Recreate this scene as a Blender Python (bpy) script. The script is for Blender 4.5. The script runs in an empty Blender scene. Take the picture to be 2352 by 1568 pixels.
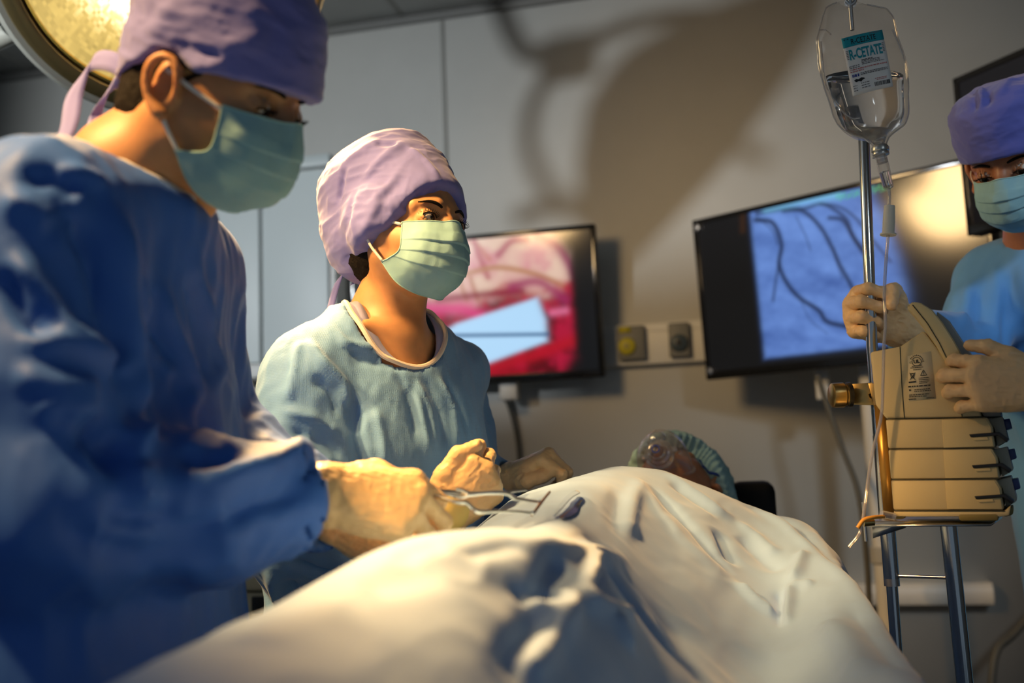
import bpy, bmesh, math, random
import numpy as np
from mathutils import Vector, Matrix

SC = bpy.context.scene
COL = SC.collection
random.seed(4)

# ------------------------------------------------------------------ camera frame
FPX = 2287.0
PITCH, ROLL, YAW = math.radians(7.0), math.radians(2.2), math.radians(13.0)
EYE = np.array([0.0, 0.0, 1.12])
_f = np.array([-math.sin(YAW), math.cos(YAW), 0.0])
_r = np.array([math.cos(YAW), math.sin(YAW), 0.0])
_z = np.array([0.0, 0.0, 1.0])
FWD = _f * math.cos(PITCH) + _z * math.sin(PITCH)
_u0 = _z * math.cos(PITCH) - _f * math.sin(PITCH)
RGT = _r * math.cos(ROLL) - _u0 * math.sin(ROLL)
UPV = _u0 * math.cos(ROLL) + _r * math.sin(ROLL)


def G(X, D, Z):
    """ground frame: X to the right, D away from the photographer, Z up"""
    return _r * X + _f * D + _z * Z


def W(px, py, D):
    """point seen at photo position px, py and D metres away over the floor"""
    v = (px - 1176.0) / FPX * RGT + (784.0 - py) / FPX * UPV + FWD
    return EYE + v * (D / float(v @ _f))


def proj(V):
    q = V - EYE
    z = q @ FWD
    return 1176 + FPX * (q @ RGT) / z, 784 - FPX * (q @ UPV) / z, z


def unit(v):
    v = np.asarray(v, float)
    return v / (np.linalg.norm(v) + 1e-12)


def frame(origin, fwd, up):
    """4x4: local x = fwd, y = left, z = up"""
    x = unit(fwd)
    y = unit(np.cross(up, x))
    z = np.cross(x, y)
    M = np.eye(4)
    M[:3, 0], M[:3, 1], M[:3, 2], M[:3, 3] = x, y, z, origin
    return M


def at(M, p):
    p = np.asarray(p, float)
    return p @ M[:3, :3].T + M[:3, 3]


# ------------------------------------------------------------------ noise
def _hash(ix, iy, iz, s):
    h = (ix * 374761393 + iy * 668265263 + iz * 2147483647 + s * 1274126177) & 0xFFFFFFFF
    h = ((h ^ (h >> 13)) * 1103515245) & 0xFFFFFFFF
    h = ((h ^ (h >> 16)) * 2246822519) & 0xFFFFFFFF
    return (h & 0xFFFF).astype(np.float64) / 32767.5 - 1.0


def vnoise(P, s=0):
    """smooth value noise, about -1..1"""
    P = np.asarray(P, float)
    i = np.floor(P).astype(np.int64)
    f = P - i
    f = f * f * f * (f * (f * 6 - 15) + 10)
    out = 0
    for a in (0, 1):
        for b in (0, 1):
            for c in (0, 1):
                w = (f[:, 0] if a else 1 - f[:, 0]) * (f[:, 1] if b else 1 - f[:, 1]) * (f[:, 2] if c else 1 - f[:, 2])
                out = out + w * _hash(i[:, 0] + a, i[:, 1] + b, i[:, 2] + c, s)
    return out


def fbm(P, s=0, o=3):
    r, a = 0, 1.0
    for k in range(o):
        r = r + a * vnoise(P * (2.03 ** k), s + k)
        a *= 0.5
    return r


def ridged(P, s=0, o=3):
    r, a = 0, 1.0
    for k in range(o):
        r = r + a * (1 - np.abs(vnoise(P * (2.03 ** k), s + 7 * k)) * 2)
        a *= 0.5
    return r


# ------------------------------------------------------------------ mesh building
def link(name, me, mats, parent=None, smooth=True):
    o = bpy.data.objects.new(name, me)
    for m in (mats if isinstance(mats, (list, tuple)) else [mats]):
        me.materials.append(m)
    if smooth:
        me.polygons.foreach_set('use_smooth', np.ones(len(me.polygons), bool))
    COL.objects.link(o)
    if parent is not None:
        o.parent = parent
        o.matrix_parent_inverse = parent.matrix_basis.inverted()
    return o


def mesh_np(V, Q, name='m'):
    me = bpy.data.meshes.new(name)
    V = np.ascontiguousarray(V, np.float32)
    Q = np.ascontiguousarray(Q, np.int32)
    k = Q.shape[1]
    me.vertices.add(len(V))
    me.vertices.foreach_set('co', V.ravel())
    me.loops.add(Q.size)
    me.loops.foreach_set('vertex_index', Q.ravel())
    me.polygons.add(len(Q))
    me.polygons.foreach_set('loop_start', np.arange(0, Q.size, k, dtype=np.int32))
    me.update(calc_edges=True)
    return me


def join_np(parts):
    Vs, Qs, n = [], [], 0
    for V, Q in parts:
        Vs.append(V)
        Qs.append(Q + n)
        n += len(V)
    return np.vstack(Vs), np.vstack(Qs)


def vnormals(V, Q):
    a = V[Q[:, 2]] - V[Q[:, 0]]
    b = V[Q[:, -1]] - V[Q[:, 1]]
    n = np.cross(a, b)
    N = np.zeros_like(V)
    for k in range(Q.shape[1]):
        np.add.at(N, Q[:, k], n)
    return N / (np.linalg.norm(N, axis=1)[:, None] + 1e-12)


def relax(V, Q, it=2, lam=0.5):
    e = np.vstack([Q[:, [k, (k + 1) % Q.shape[1]]] for k in range(Q.shape[1])])
    for _ in range(it):
        S = np.zeros_like(V)
        c = np.zeros(len(V))
        np.add.at(S, e[:, 0], V[e[:, 1]])
        np.add.at(S, e[:, 1], V[e[:, 0]])
        np.add.at(c, e[:, 0], 1)
        np.add.at(c, e[:, 1], 1)
        V = V + lam * (S / np.maximum(c, 1)[:, None] - V)
    return V


# ------------------------------------------------------------------ implicit solids
class Vol:
    def __init__(s, lo, hi, h):
        s.h = h
        s.lo = np.asarray(lo, float)
        s.n = np.maximum(2, np.ceil((np.asarray(hi, float) - s.lo) / h).astype(int) + 1)
        s.ax = [(s.lo[k] + h * np.arange(s.n[k])).astype(np.float32) for k in range(3)]
        s.d = np.full(s.n, 0.5, np.float32)

    def like(s):
        o = Vol.__new__(Vol)
        o.h, o.lo, o.n, o.ax = s.h, s.lo, s.n, s.ax
        o.d = np.full(s.n, 0.5, np.float32)
        return o

    def merge(s, o, k=0.02):
        s.mix((slice(None),) * 3, o.d, k, '+')
        return s

    def box(s, lo, hi):
        sl = []
        for k in range(3):
            a = int(max(0, math.floor((lo[k] - s.lo[k]) / s.h)))
            b = int(min(s.n[k], math.ceil((hi[k] - s.lo[k]) / s.h) + 1))
            if b <= a:
                return None, None
            sl.append(slice(a, b))
        g = np.meshgrid(*[s.ax[k][sl[k]] for k in range(3)], indexing='ij')
        return tuple(sl), g

    def mix(s, sl, d, k, op):
        a = s.d[sl]
        if op == '+':
            h = np.maximum(k - np.abs(a - d), 0) / k if k > 0 else 0
            s.d[sl] = np.minimum(a, d) - h * h * k * 0.25
        elif op == '-':
            d = -d
            h = np.maximum(k - np.abs(a - d), 0) / k if k > 0 else 0
            s.d[sl] = np.maximum(a, d) + h * h * k * 0.25
        else:
            h = np.maximum(k - np.abs(a - d), 0) / k if k > 0 else 0
            s.d[sl] = np.maximum(a, d) + h * h * k * 0.25

    def cone(s, a, b, ra, rb, k=0.01, op='+'):
        a, b = np.asarray(a, float), np.asarray(b, float)
        m = max(ra, rb) + k + 2 * s.h + (0.03 if op == '+' else 0.0)
        sl, g = s.box(np.minimum(a, b) - m, np.maximum(a, b) + m)
        if sl is None:
            return s
        ab = b - a
        L2 = float(ab @ ab) + 1e-12
        t = np.clip(((g[0] - a[0]) * ab[0] + (g[1] - a[1]) * ab[1] + (g[2] - a[2]) * ab[2]) / L2, 0, 1)
        d = np.sqrt((g[0] - a[0] - t * ab[0]) ** 2 + (g[1] - a[1] - t * ab[1]) ** 2 + (g[2] - a[2] - t * ab[2]) ** 2) - (ra + (rb - ra) * t)
        s.mix(sl, d, k, op)
        return s

    def chain(s, pts, rs, k=0.005, op='+'):
        for i in range(len(pts) - 1):
            s.cone(pts[i], pts[i + 1], rs[i], rs[i + 1], k, op)
        return s

    def ell(s, M, r, k=0.01, op='+', c=(0, 0, 0)):
        """ellipsoid of radii r in frame M (4x4), centred on local c"""
        r = np.asarray(r, float)
        ctr = at(M, c)
        m = float(r.max()) + k + 2 * s.h + (0.03 if op == '+' else 0.0)
        sl, g = s.box(ctr - m, ctr + m)
        if sl is None:
            return s
        q = [(g[0] - ctr[0]) * M[0, j] + (g[1] - ctr[1]) * M[1, j] + (g[2] - ctr[2]) * M[2, j] for j in range(3)]
        k0 = np.sqrt(sum((q[j] / r[j]) ** 2 for j in range(3)))
        k1 = np.sqrt(sum((q[j] / r[j] ** 2) ** 2 for j in range(3)))
        d = k0 * (k0 - 1) / (k1 + 1e-9)
        s.mix(sl, d, k, op)
        return s

    def rbox(s, M, half, rad, k=0.01, op='+', c=(0, 0, 0)):
        half = np.asarray(half, float)
        ctr = at(M, c)
        m = float(np.linalg.norm(half)) + rad + k + 2 * s.h
        sl, g = s.box(ctr - m, ctr + m)
        if sl is None:
            return s
        q = [np.abs((g[0] - ctr[0]) * M[0, j] + (g[1] - ctr[1]) * M[1, j] + (g[2] - ctr[2]) * M[2, j]) - (half[j] - rad) for j in range(3)]
        d = np.sqrt(sum(np.maximum(x, 0) ** 2 for x in q)) + np.minimum(np.maximum(q[0], np.maximum(q[1], q[2])), 0) - rad
        s.mix(sl, d, k, op)
        return s

    def loft(s, M, keys, k=0.02, op='+', pw=2.0, fold=None):
        """stack of superellipses along local z; keys rows z, cx, cy, rx, ry"""
        K = np.asarray(keys, float)
        m = max(K[:, 3].max(), K[:, 4].max()) + 0.06
        ends = np.array([at(M, (r[1], r[2], r[0])) for r in K])
        sl, g = s.box(ends.min(0) - m, ends.max(0) + m)
        if sl is None:
            return s
        q = [(g[0] - M[0, 3]) * M[0, j] + (g[1] - M[1, 3]) * M[1, j] + (g[2] - M[2, 3]) * M[2, j] for j in range(3)]
        zz = np.linspace(K[0, 0], K[-1, 0], 200)
        tab = [np.convolve(np.pad(np.interp(zz, K[:, 0], K[:, j]), 9, mode='edge'), np.hanning(21)[1:-1] / np.hanning(21)[1:-1].sum(), 'valid')[:200] for j in range(1, 5)]
        ti = np.clip((q[2] - K[0, 0]) / (K[-1, 0] - K[0, 0]) * 199, 0, 199)
        i0 = np.clip(ti.astype(np.int32), 0, 198)
        fr = ti - i0
        cx, cy, rx, ry = [t[i0] * (1 - fr) + t[i0 + 1] * fr for t in tab]
        x, y = q[0] - cx, q[1] - cy
        rr = (np.abs(x / rx) ** pw + np.abs(y / ry) ** pw) ** (1.0 / pw)
        d = (rr - 1) * np.minimum(rx, ry)
        if fold is not None:
            d = d - fold(np.arctan2(y, x), q[2])
        e = np.maximum(K[0, 0] - q[2], q[2] - K[-1, 0])
        d = np.where(e > 0, np.sqrt(np.maximum(d, 0) ** 2 + e * e), np.maximum(d, e * 0.7))
        s.mix(sl, d.astype(np.float32), k, op)
        return s

    def plane(s, p, n, op='&', k=0.004):
        """keep (&) or remove (-) what lies on the side the normal points away from"""
        n = unit(n)
        p = np.asarray(p, float)
        g = np.meshgrid(*s.ax, indexing='ij', sparse=True)
        d = (g[0] - p[0]) * n[0] + (g[1] - p[1]) * n[1] + (g[2] - p[2]) * n[2]
        s.mix((slice(None),) * 3, d, k, op)
        return s

    def field(s, fn, op='&', k=0.004):
        g = np.meshgrid(*s.ax, indexing='ij')
        s.mix((slice(None),) * 3, fn(*g).astype(np.float32), k, op)
        return s

    def mesh(s, smooth=1):
        d = s.d
        d[0], d[-1] = np.maximum(d[0], s.h), np.maximum(d[-1], s.h)
        d[:, 0], d[:, -1] = np.maximum(d[:, 0], s.h), np.maximum(d[:, -1], s.h)
        d[:, :, 0], d[:, :, -1] = np.maximum(d[:, :, 0], s.h), np.maximum(d[:, :, -1], s.h)
        sg = d < 0
        c = np.zeros(np.array(d.shape) - 1, np.int8)
        for i in (0, 1):
            for j in (0, 1):
                for k in (0, 1):
                    c += sg[i:d.shape[0] - 1 + i, j:d.shape[1] - 1 + j, k:d.shape[2] - 1 + k]
        act = (c > 0) & (c < 8)
        idx = np.full(act.shape, -1, np.int32)
        I = np.argwhere(act)
        idx[act] = np.arange(len(I))
        S = np.zeros((len(I), 3))
        cnt = np.zeros(len(I))
        cor = [(i, j, k) for i in (0, 1) for j in (0, 1) for k in (0, 1)]
        val = {q: d[I[:, 0] + q[0], I[:, 1] + q[1], I[:, 2] + q[2]] for q in cor}
        for q in cor:
            for ax in range(3):
                if q[ax] == 0:
                    q2 = tuple(1 if t == ax else q[t] for t in range(3))
                    a, b = val[q], val[q2]
                    m = (a < 0) != (b < 0)
                    t = a / (a - b + 1e-20)
                    pt = np.array(q, float)[None, :] + t[:, None] * (np.array(q2) - np.array(q))[None, :]
                    S[m] += pt[m]
                    cnt[m] += 1
        V = s.lo + (I + S / cnt[:, None]) * s.h
        Q = []
        for ax in range(3):
            u, v = (ax + 1) % 3, (ax + 2) % 3
            a = np.moveaxis(sg, (ax, u, v), (0, 1, 2))
            ii = np.moveaxis(idx, (ax, u, v), (0, 1, 2))
            ch = a[:-1, 1:-1, 1:-1] != a[1:, 1:-1, 1:-1]
            E = np.argwhere(ch)
            if len(E) == 0:
                continue
            x, y, z = E[:, 0], E[:, 1] + 1, E[:, 2] + 1
            quad = np.stack([ii[x, y - 1, z - 1], ii[x, y, z - 1], ii[x, y, z], ii[x, y - 1, z]], 1)
            ins = a[x, y, z]
            quad[~ins] = quad[~ins][:, ::-1]
            Q.append(quad)
        Q = np.vstack(Q)
        if smooth:
            V = relax(V, Q, smooth, 0.5)
        return V, Q


def rim_curve(v, C, A, U, B, ru, rv, n=72, L=.20):
    """where an elliptic neck opening meets the outside of the solid in v"""
    ts = np.linspace(L, -L, 400)
    out = []
    for a in np.linspace(0, 2 * np.pi, n, endpoint=False):
        P = C + ru * math.cos(a) * U + rv * math.sin(a) * B + ts[:, None] * A
        i = np.clip(np.round((P - v.lo) / v.h).astype(int), 0, v.n - 1)
        k = np.argmax(v.d[i[:, 0], i[:, 1], i[:, 2]] < 0)
        out.append(P[k])
    P = np.array(out)
    for _ in range(4):
        P = (np.roll(P, 1, 0) + 2 * P + np.roll(P, -1, 0)) / 4
    return P


def opening(v, C, A, front, ru, rv):
    """cut a neck opening of axis A; returns its rim"""
    A = unit(A)
    U = unit(np.asarray(front) - A * (np.asarray(front) @ A))
    B = np.cross(A, U)
    rim = rim_curve(v, C, A, U, B, ru, rv)
    M = np.eye(4)
    M[:3, 0], M[:3, 1], M[:3, 2], M[:3, 3] = U, B, A, C
    v.loft(M, [(-.09, 0, 0, ru, rv), (.0, 0, 0, ru, rv), (.3, 0, 0, ru, rv)], .006, '-')
    return rim, U, B


# ------------------------------------------------------------------ displacement of cloth
def crease(V, N, pts, width, amp, taper=True):
    """ridge (amp > 0) or furrow along a polyline of points"""
    pts = np.asarray(pts, float)
    L = np.concatenate([[0], np.cumsum(np.linalg.norm(np.diff(pts, axis=0), axis=1))])
    best = np.full(len(V), 9.0)
    tt = np.zeros(len(V))
    for i in range(len(pts) - 1):
        a, ab = pts[i], pts[i + 1] - pts[i]
        t = np.clip(((V - a) @ ab) / (ab @ ab + 1e-12), 0, 1)
        d = np.linalg.norm(V - a - t[:, None] * ab, axis=1)
        m = d < best
        best[m] = d[m]
        tt[m] = (L[i] + t[m] * (L[i + 1] - L[i])) / L[-1]
    w = np.exp(-(best / width) ** 2)
    if taper:
        w = w * np.clip(np.sin(np.pi * np.clip(tt, 0.02, 0.98)) * 1.8, 0, 1)
    return V + N * (amp * w)[:, None]


def on_surface(V, pix, rad=14):
    """points of the surface nearest to the photographer at these photo positions"""
    x, y, z = proj(V)
    out = []
    for (a, b) in pix:
        d = (x - a) ** 2 + (y - b) ** 2
        m = d < rad * rad
        if m.sum() == 0:
            out.append(V[np.argmin(d)])
        else:
            zi = np.where(m, z, 99)
            m2 = zi < zi.min() + 0.03
            out.append(V[np.argmin(np.where(m2, d, 1e12))])
    return np.array(out)


def folds(V, Q, specs, rad=16):
    """specs: (photo polyline, width m, height m)"""
    N = vnormals(V, Q)
    base = V.copy()
    for pix, w, a in specs:
        V = crease(V, N, on_surface(base, pix, rad), w, a)
    return V


# ------------------------------------------------------------------ grids, tubes, boxes
def cr(P, n):
    """Catmull-Rom through the rows of P (m,k) -> n samples"""
    P = np.asarray(P, float)
    E = np.concatenate([(2 * P[0] - P[1])[None], P, (2 * P[-1] - P[-2])[None]])
    t = np.linspace(0, len(P) - 1, n)
    i = np.clip(t.astype(int), 0, len(P) - 2)
    f = (t - i).reshape((-1,) + (1,) * (P.ndim - 1))
    a, b, c, d = E[i], E[i + 1], E[i + 2], E[i + 3]
    return 0.5 * (2 * b + (c - a) * f + (2 * a - 5 * b + 4 * c - d) * f ** 2 + (3 * b - a - 3 * c + d) * f ** 3)


def patch(ctrl, nu, nv):
    """ctrl (rows, cols, 3) -> smooth grid (nu*nv,3) and quads"""
    A = cr(ctrl, nu)
    B = np.stack([cr(A[i], nv) for i in range(nu)])
    return B.reshape(-1, 3), gridq(nu, nv)


def gridq(nu, nv, closed=False):
    i, j = np.meshgrid(np.arange(nu - 1), np.arange(nv if closed else nv - 1), indexing='ij')
    a = i * nv + j
    b = i * nv + (j + 1) % nv
    return np.stack([a, b, b + nv, a + nv], -1).reshape(-1, 4)


def tube_np(pts, rad, ns=10, n=None, cap=True):
    P = np.asarray(pts, float)
    R = np.full(len(P), rad, float) if np.isscalar(rad) else np.asarray(rad, float)
    if n:
        R = np.interp(np.linspace(0, len(P) - 1, n), np.arange(len(P)), R)
        P = cr(P, n)
    T = np.gradient(P, axis=0)
    T /= np.linalg.norm(T, axis=1)[:, None] + 1e-12
    a = np.array([0, 0, 1.0]) if abs(T[0, 2]) < 0.9 else np.array([1.0, 0, 0])
    u = unit(np.cross(T[0], a))
    rings = []
    for i in range(len(P)):
        u = unit(u - T[i] * (u @ T[i]))
        v = np.cross(T[i], u)
        th = np.linspace(0, 2 * np.pi, ns, endpoint=False)
        rings.append(P[i] + R[i] * (np.cos(th)[:, None] * u + np.sin(th)[:, None] * v))
    V = np.vstack(rings)
    Q = gridq(len(P), ns, True)
    if cap:
        V = np.vstack([V, P[:1], P[-1:]])
        c0, c1 = len(V) - 2, len(V) - 1
        j = np.arange(ns)
        b = (len(P) - 1) * ns
        tri0 = np.stack([(j + 1) % ns, j, np.full(ns, c0)], 1)
        tri1 = np.stack([b + j, b + (j + 1) % ns, np.full(ns, c1)], 1)
        return V, Q, np.vstack([tri0, tri1])
    return V, Q, np.zeros((0, 3), int)


class MB:
    """collects shapes into one mesh"""

    def __init__(s):
        s.v, s.f = [], []

    def raw(s, V, faces):
        n = len(s.v)
        s.v += [tuple(map(float, p)) for p in V]
        s.f += [tuple(int(i) + n for i in f) for f in faces]
        return s

    def tube(s, pts, rad, ns=12, n=None):
        V, Q, T = tube_np(pts, rad, ns, n)
        return s.raw(V, [tuple(q) for q in Q] + [tuple(t) for t in T])

    def box(s, lo, hi, M=None, b=0.0):
        lo, hi = np.minimum(lo, hi), np.maximum(lo, hi)
        bm = bmesh.new()
        bmesh.ops.create_cube(bm, size=1.0)
        for v in bm.verts:
            v.co = Vector(((lo[k] + hi[k]) / 2 + v.co[k] * (hi[k] - lo[k]) for k in range(3)))
        if b > 0:
            bmesh.ops.bevel(bm, geom=bm.edges[:], offset=min(b, 0.49 * float((hi - lo).min())), segments=3, profile=0.5, affect='EDGES')
        return s._bm(bm, M)

    def lathe(s, prof, M=None, ns=40, a0=0, a1=2 * math.pi):
        """prof: (r, z) rows, around local z"""
        th = np.linspace(a0, a1, ns, endpoint=False)
        V = np.array([(r * math.cos(t), r * math.sin(t), z) for r, z in prof for t in th])
        if M is not None:
            V = at(M, V)
        return s.raw(V, [tuple(q) for q in gridq(len(prof), ns, True)])

    def prism(s, poly, z0, z1, M=None, b=0.0):
        bm = bmesh.new()
        vs = [bm.verts.new((p[0], p[1], z0)) for p in poly]
        f = bm.faces.new(vs)
        r = bmesh.ops.extrude_face_region(bm, geom=[f])
        for v in r['geom']:
            if isinstance(v, bmesh.types.BMVert):
                v.co.z = z1
        bmesh.ops.recalc_face_normals(bm, faces=bm.faces[:])
        if b > 0:
            bmesh.ops.bevel(bm, geom=[e for e in bm.edges if e.calc_face_angle(0) > 0.5], offset=b, segments=2, profile=0.5, affect='EDGES')
        return s._bm(bm, M)

    def _bm(s, bm, M):
        bm.verts.ensure_lookup_table()
        bm.verts.index_update()
        V = np.array([v.co[:] for v in bm.verts])
        F = [tuple(v.index for v in f.verts) for f in bm.faces]
        bm.free()
        return s.raw(at(M, V) if M is not None else V, F)

    def build(s, name, m, parent=None, smooth=True, auto=True):
        me = bpy.data.meshes.new(name)
        me.from_pydata(s.v, [], s.f)
        me.update()
        bm = bmesh.new()
        bm.from_mesh(me)
        bmesh.ops.recalc_face_normals(bm, faces=bm.faces[:])
        if auto:
            for e in bm.edges:
                if len(e.link_faces) == 2 and e.calc_face_angle(0) > 0.7:
                    e.smooth = False
        bm.to_mesh(me)
        bm.free()
        return link(name, me, m, parent, smooth)


def tag(o, label=None, cat=None, group=None, kind=None):
    if label:
        o['label'] = label
    if cat:
        o['category'] = cat
    if group:
        o['group'] = group
    if kind:
        o['kind'] = kind
    return o


def empty(name, loc, label, cat, group=None):
    o = bpy.data.objects.new(name, None)
    COL.objects.link(o)
    o.location = Vector(loc)
    o.empty_display_size = 0.1
    return tag(o, label, cat, group)


# ------------------------------------------------------------------ materials
def mat(name, col=(0.5, 0.5, 0.5), rough=0.6, metal=0.0, sss=0.0, ssr=(1.0, 0.35, 0.2), trans=0.0, ior=1.45, emit=None, es=0.0, sheen=0.0,
        bump=None, var=None, alpha=1.0, spec=0.5, weave=None, coat=0.0):
    m = bpy.data.materials.new(name)
    m.use_nodes = True
    nt = m.node_tree
    b = nt.nodes['Principled BSDF']
    b.inputs['Base Color'].default_value = (*col, 1)
    b.inputs['Roughness'].default_value = rough
    b.inputs['Metallic'].default_value = metal
    b.inputs['IOR'].default_value = ior
    b.inputs['Specular IOR Level'].default_value = spec
    b.inputs['Coat Weight'].default_value = coat
    if sss:
        b.inputs['Subsurface Weight'].default_value = sss
        b.inputs['Subsurface Radius'].default_value = ssr
        b.inputs['Subsurface Scale'].default_value = 0.012
    b.inputs['Transmission Weight'].default_value = trans
    b.inputs['Alpha'].default_value = alpha
    if sheen:
        b.inputs['Sheen Weight'].default_value = sheen
        b.inputs['Sheen Roughness'].default_value = 0.5
    if emit:
        b.inputs['Emission Color'].default_value = (*emit, 1)
        b.inputs['Emission Strength'].default_value = es
    tc = nt.nodes.new('ShaderNodeTexCoord')
    last = None

    def add_bump(h, strength, dist):
        nonlocal last
        n = nt.nodes.new('ShaderNodeBump')
        n.inputs['Strength'].default_value = strength
        n.inputs['Distance'].default_value = dist
        nt.links.new(h, n.inputs['Height'])
        if last is not None:
            nt.links.new(last, n.inputs['Normal'])
        last = n.outputs['Normal']

    for (sc, st, dist) in (bump or []):
        t = nt.nodes.new('ShaderNodeTexNoise')
        t.inputs['Scale'].default_value = sc
        t.inputs['Detail'].default_value = 4
        nt.links.new(tc.outputs['Object'], t.inputs['Vector'])
        add_bump(t.outputs['Fac'], st, dist)
    if weave:
        t = nt.nodes.new('ShaderNodeTexVoronoi')
        t.inputs['Scale'].default_value = weave[0]
        t.inputs['Randomness'].default_value = 0.25
        nt.links.new(tc.outputs['Object'], t.inputs['Vector'])
        add_bump(t.outputs['Distance'], weave[1], weave[2])
    if last is not None:
        nt.links.new(last, b.inputs['Normal'])
    if var:
        t = nt.nodes.new('ShaderNodeTexNoise')
        t.inputs['Scale'].default_value = var[0]
        t.inputs['Detail'].default_value = 5
        nt.links.new(tc.outputs['Object'], t.inputs['Vector'])
        r = nt.nodes.new('ShaderNodeValToRGB')
        r.color_ramp.elements[0].position, r.color_ramp.elements[1].position = 0.3, 0.7
        r.color_ramp.elements[0].color = (*[c * (1 - var[1]) for c in col], 1)
        r.color_ramp.elements[1].color = (*[min(1, c * (1 + var[1])) for c in col], 1)
        nt.links.new(t.outputs['Fac'], r.inputs['Fac'])
        nt.links.new(r.outputs['Color'], b.inputs['Base Color'])
    return m


def attr_mat(name, strength=1.0, rough=0.25, emission=True):
    """surface that shows a picture kept as a colour attribute (screens emit it)"""
    m = bpy.data.materials.new(name)
    m.use_nodes = True
    nt = m.node_tree
    b = nt.nodes['Principled BSDF']
    a = nt.nodes.new('ShaderNodeAttribute')
    a.attribute_name = 'picture'
    if emission:
        b.inputs['Base Color'].default_value = (0.01, 0.01, 0.012, 1)
        nt.links.new(a.outputs['Color'], b.inputs['Emission Color'])
        b.inputs['Emission Strength'].default_value = strength
    else:
        nt.links.new(a.outputs['Color'], b.inputs['Base Color'])
    b.inputs['Roughness'].default_value = rough
    return m


def paint(me, cols):
    a = me.color_attributes.new('picture', 'FLOAT_COLOR', 'POINT')
    c = np.ones((len(me.vertices), 4), np.float32)
    c[:, :3] = cols
    a.data.foreach_set('color', c.ravel())


def lin(r, g, b):
    return tuple(((c / 255.0) / 12.92 if c <= 10 else (((c / 255.0) + 0.055) / 1.055) ** 2.4) for c in (r, g, b))


def WY(px, py, y):
    """photo position on the plane across the room at y"""
    v = (px - 1176.0) / FPX * RGT + (784.0 - py) / FPX * UPV + FWD
    return EYE + v * ((y - EYE[1]) / v[1])

# ================================================================== THE SETTING
WALLY = 3.82
M_wall = mat('wall laminate', (0.60, 0.60, 0.575), 0.55, var=(3, 0.04), bump=[(40, 0.05, 0.002)])
M_seam = mat('joint sealant', (0.36, 0.36, 0.34), 0.7)
M_ceil = mat('ceiling paint', (0.50, 0.51, 0.50), 0.8, var=(5, 0.05))
M_floor = mat('vinyl floor', (0.22, 0.25, 0.26), 0.35, var=(9, 0.12))
M_white = mat('white enamel', (0.72, 0.72, 0.70), 0.4, var=(6, 0.03))
M_black = mat('black plastic', (0.012, 0.012, 0.013), 0.28, bump=[(300, 0.05, 0.001)])
M_blackpad = mat('black upholstery', (0.012, 0.012, 0.012), 0.5, bump=[(200, 0.2, 0.002)])
M_chrome = mat('polished steel', (0.55, 0.57, 0.58), 0.16, 1.0, bump=[(30, 0.02, 0.001)])
M_steel = mat('brushed steel', (0.60, 0.60, 0.60), 0.28, 1.0, bump=[(120, 0.06, 0.001)])
M_brass = mat('yellowed brass', (0.55, 0.38, 0.14), 0.3, 1.0, bump=[(80, 0.05, 0.001)])
M_cable = mat('grey cable rubber', (0.10, 0.10, 0.09), 0.6)


def struct(o):
    o['kind'] = 'structure'
    return o


struct(MB().box((-4.2, WALLY, 0), (2.4, WALLY + 0.1, 3.01)).build('wall_back', M_wall))
struct(MB().box((-4.2, -2.2, -0.06), (2.4, WALLY + 0.1, 0)).build('floor', M_floor))
struct(MB().box((-4.2, -2.2, 3.01), (2.4, WALLY + 0.1, 3.09)).build('ceiling', M_ceil))
struct(MB().box((2.3, -0.4, 0), (2.4, WALLY, 3.01)).build('wall_right', M_wall))
struct(MB().box((-4.2, 0.8, 0), (-4.1, WALLY, 3.01)).build('wall_left', M_wall))
for i, x in enumerate((-1.13,)):
    struct(MB().box((x - 0.009, WALLY - 0.004, 0.7), (x + 0.009, WALLY, 2.995)).build('trim_%d' % (i + 1), M_seam))
struct(MB().box((-4.2, WALLY - 0.022, 2.975), (2.4, WALLY, 3.01)).build('trim_5', mat('shadow gap strip', (0.14, 0.14, 0.135), 0.7)))
for i, x in enumerate((-3.1, -2.5, -1.9, -1.3)):
    struct(MB().box((x - 0.008, 0.5, 3.004), (x + 0.008, WALLY - 0.03, 3.012)).build('trim_%d' % (i + 6), M_seam))
struct(MB().box((-4.1, WALLY - 0.02, 0), (2.3, WALLY, 0.1)).build('baseboard_back', mat('grey vinyl skirting', (0.2, 0.21, 0.21), 0.5)))

# bumper rail low on the wall
ra = MB().prism([(0, 0), (-0.075, 0.012), (-0.085, 0.03), (-0.085, 0.066), (-0.07, 0.084), (0, 0.084)], 0, 1.02,
                np.array([[0, 0, 1, -0.24], [1, 0, 0, WALLY], [0, 1, 0, 0.572], [0, 0, 0, 1.0]])).build('bumper_rail', M_white)
tag(ra, 'white bumper rail low on the wall behind the steel pump stand', 'rail')

# wall cabinet with sliding glossy doors
M_cab = mat('glossy white door', (0.58, 0.64, 0.65), 0.42, var=(2, 0.03), bump=[(3, 0.12, 0.02)], coat=0.0)
cab = empty('wall_cabinet', (-2.55, 3.80, 1.5), 'white wall cabinet with glossy sliding doors behind the two surgeons', 'cabinet')
MB().box((-3.52, 3.70, 1.50), (-1.575, 3.818, 2.40), b=0.006).build('body', M_white, cab)
for k, (a, b) in enumerate(((-3.49, -2.85), (-2.87, -2.24), (-2.26, -1.90), (-1.89, -1.60))):
    MB().box((a, 3.675 + 0.008 * (k % 2), 1.565), (b, 3.695 + 0.008 * (k % 2), 2.345), b=0.003).build('door', M_cab, cab)
MB().box((-3.52, 3.655, 2.352), (-1.575, 3.705, 2.40), b=0.004).build('top_rail', mat('pale blue grey rail', (0.50, 0.56, 0.57), 0.35), cab)
MB().box((-3.52, 3.645, 1.50), (-1.575, 3.705, 1.553), b=0.004).build('bottom_rail', M_white, cab)

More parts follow.
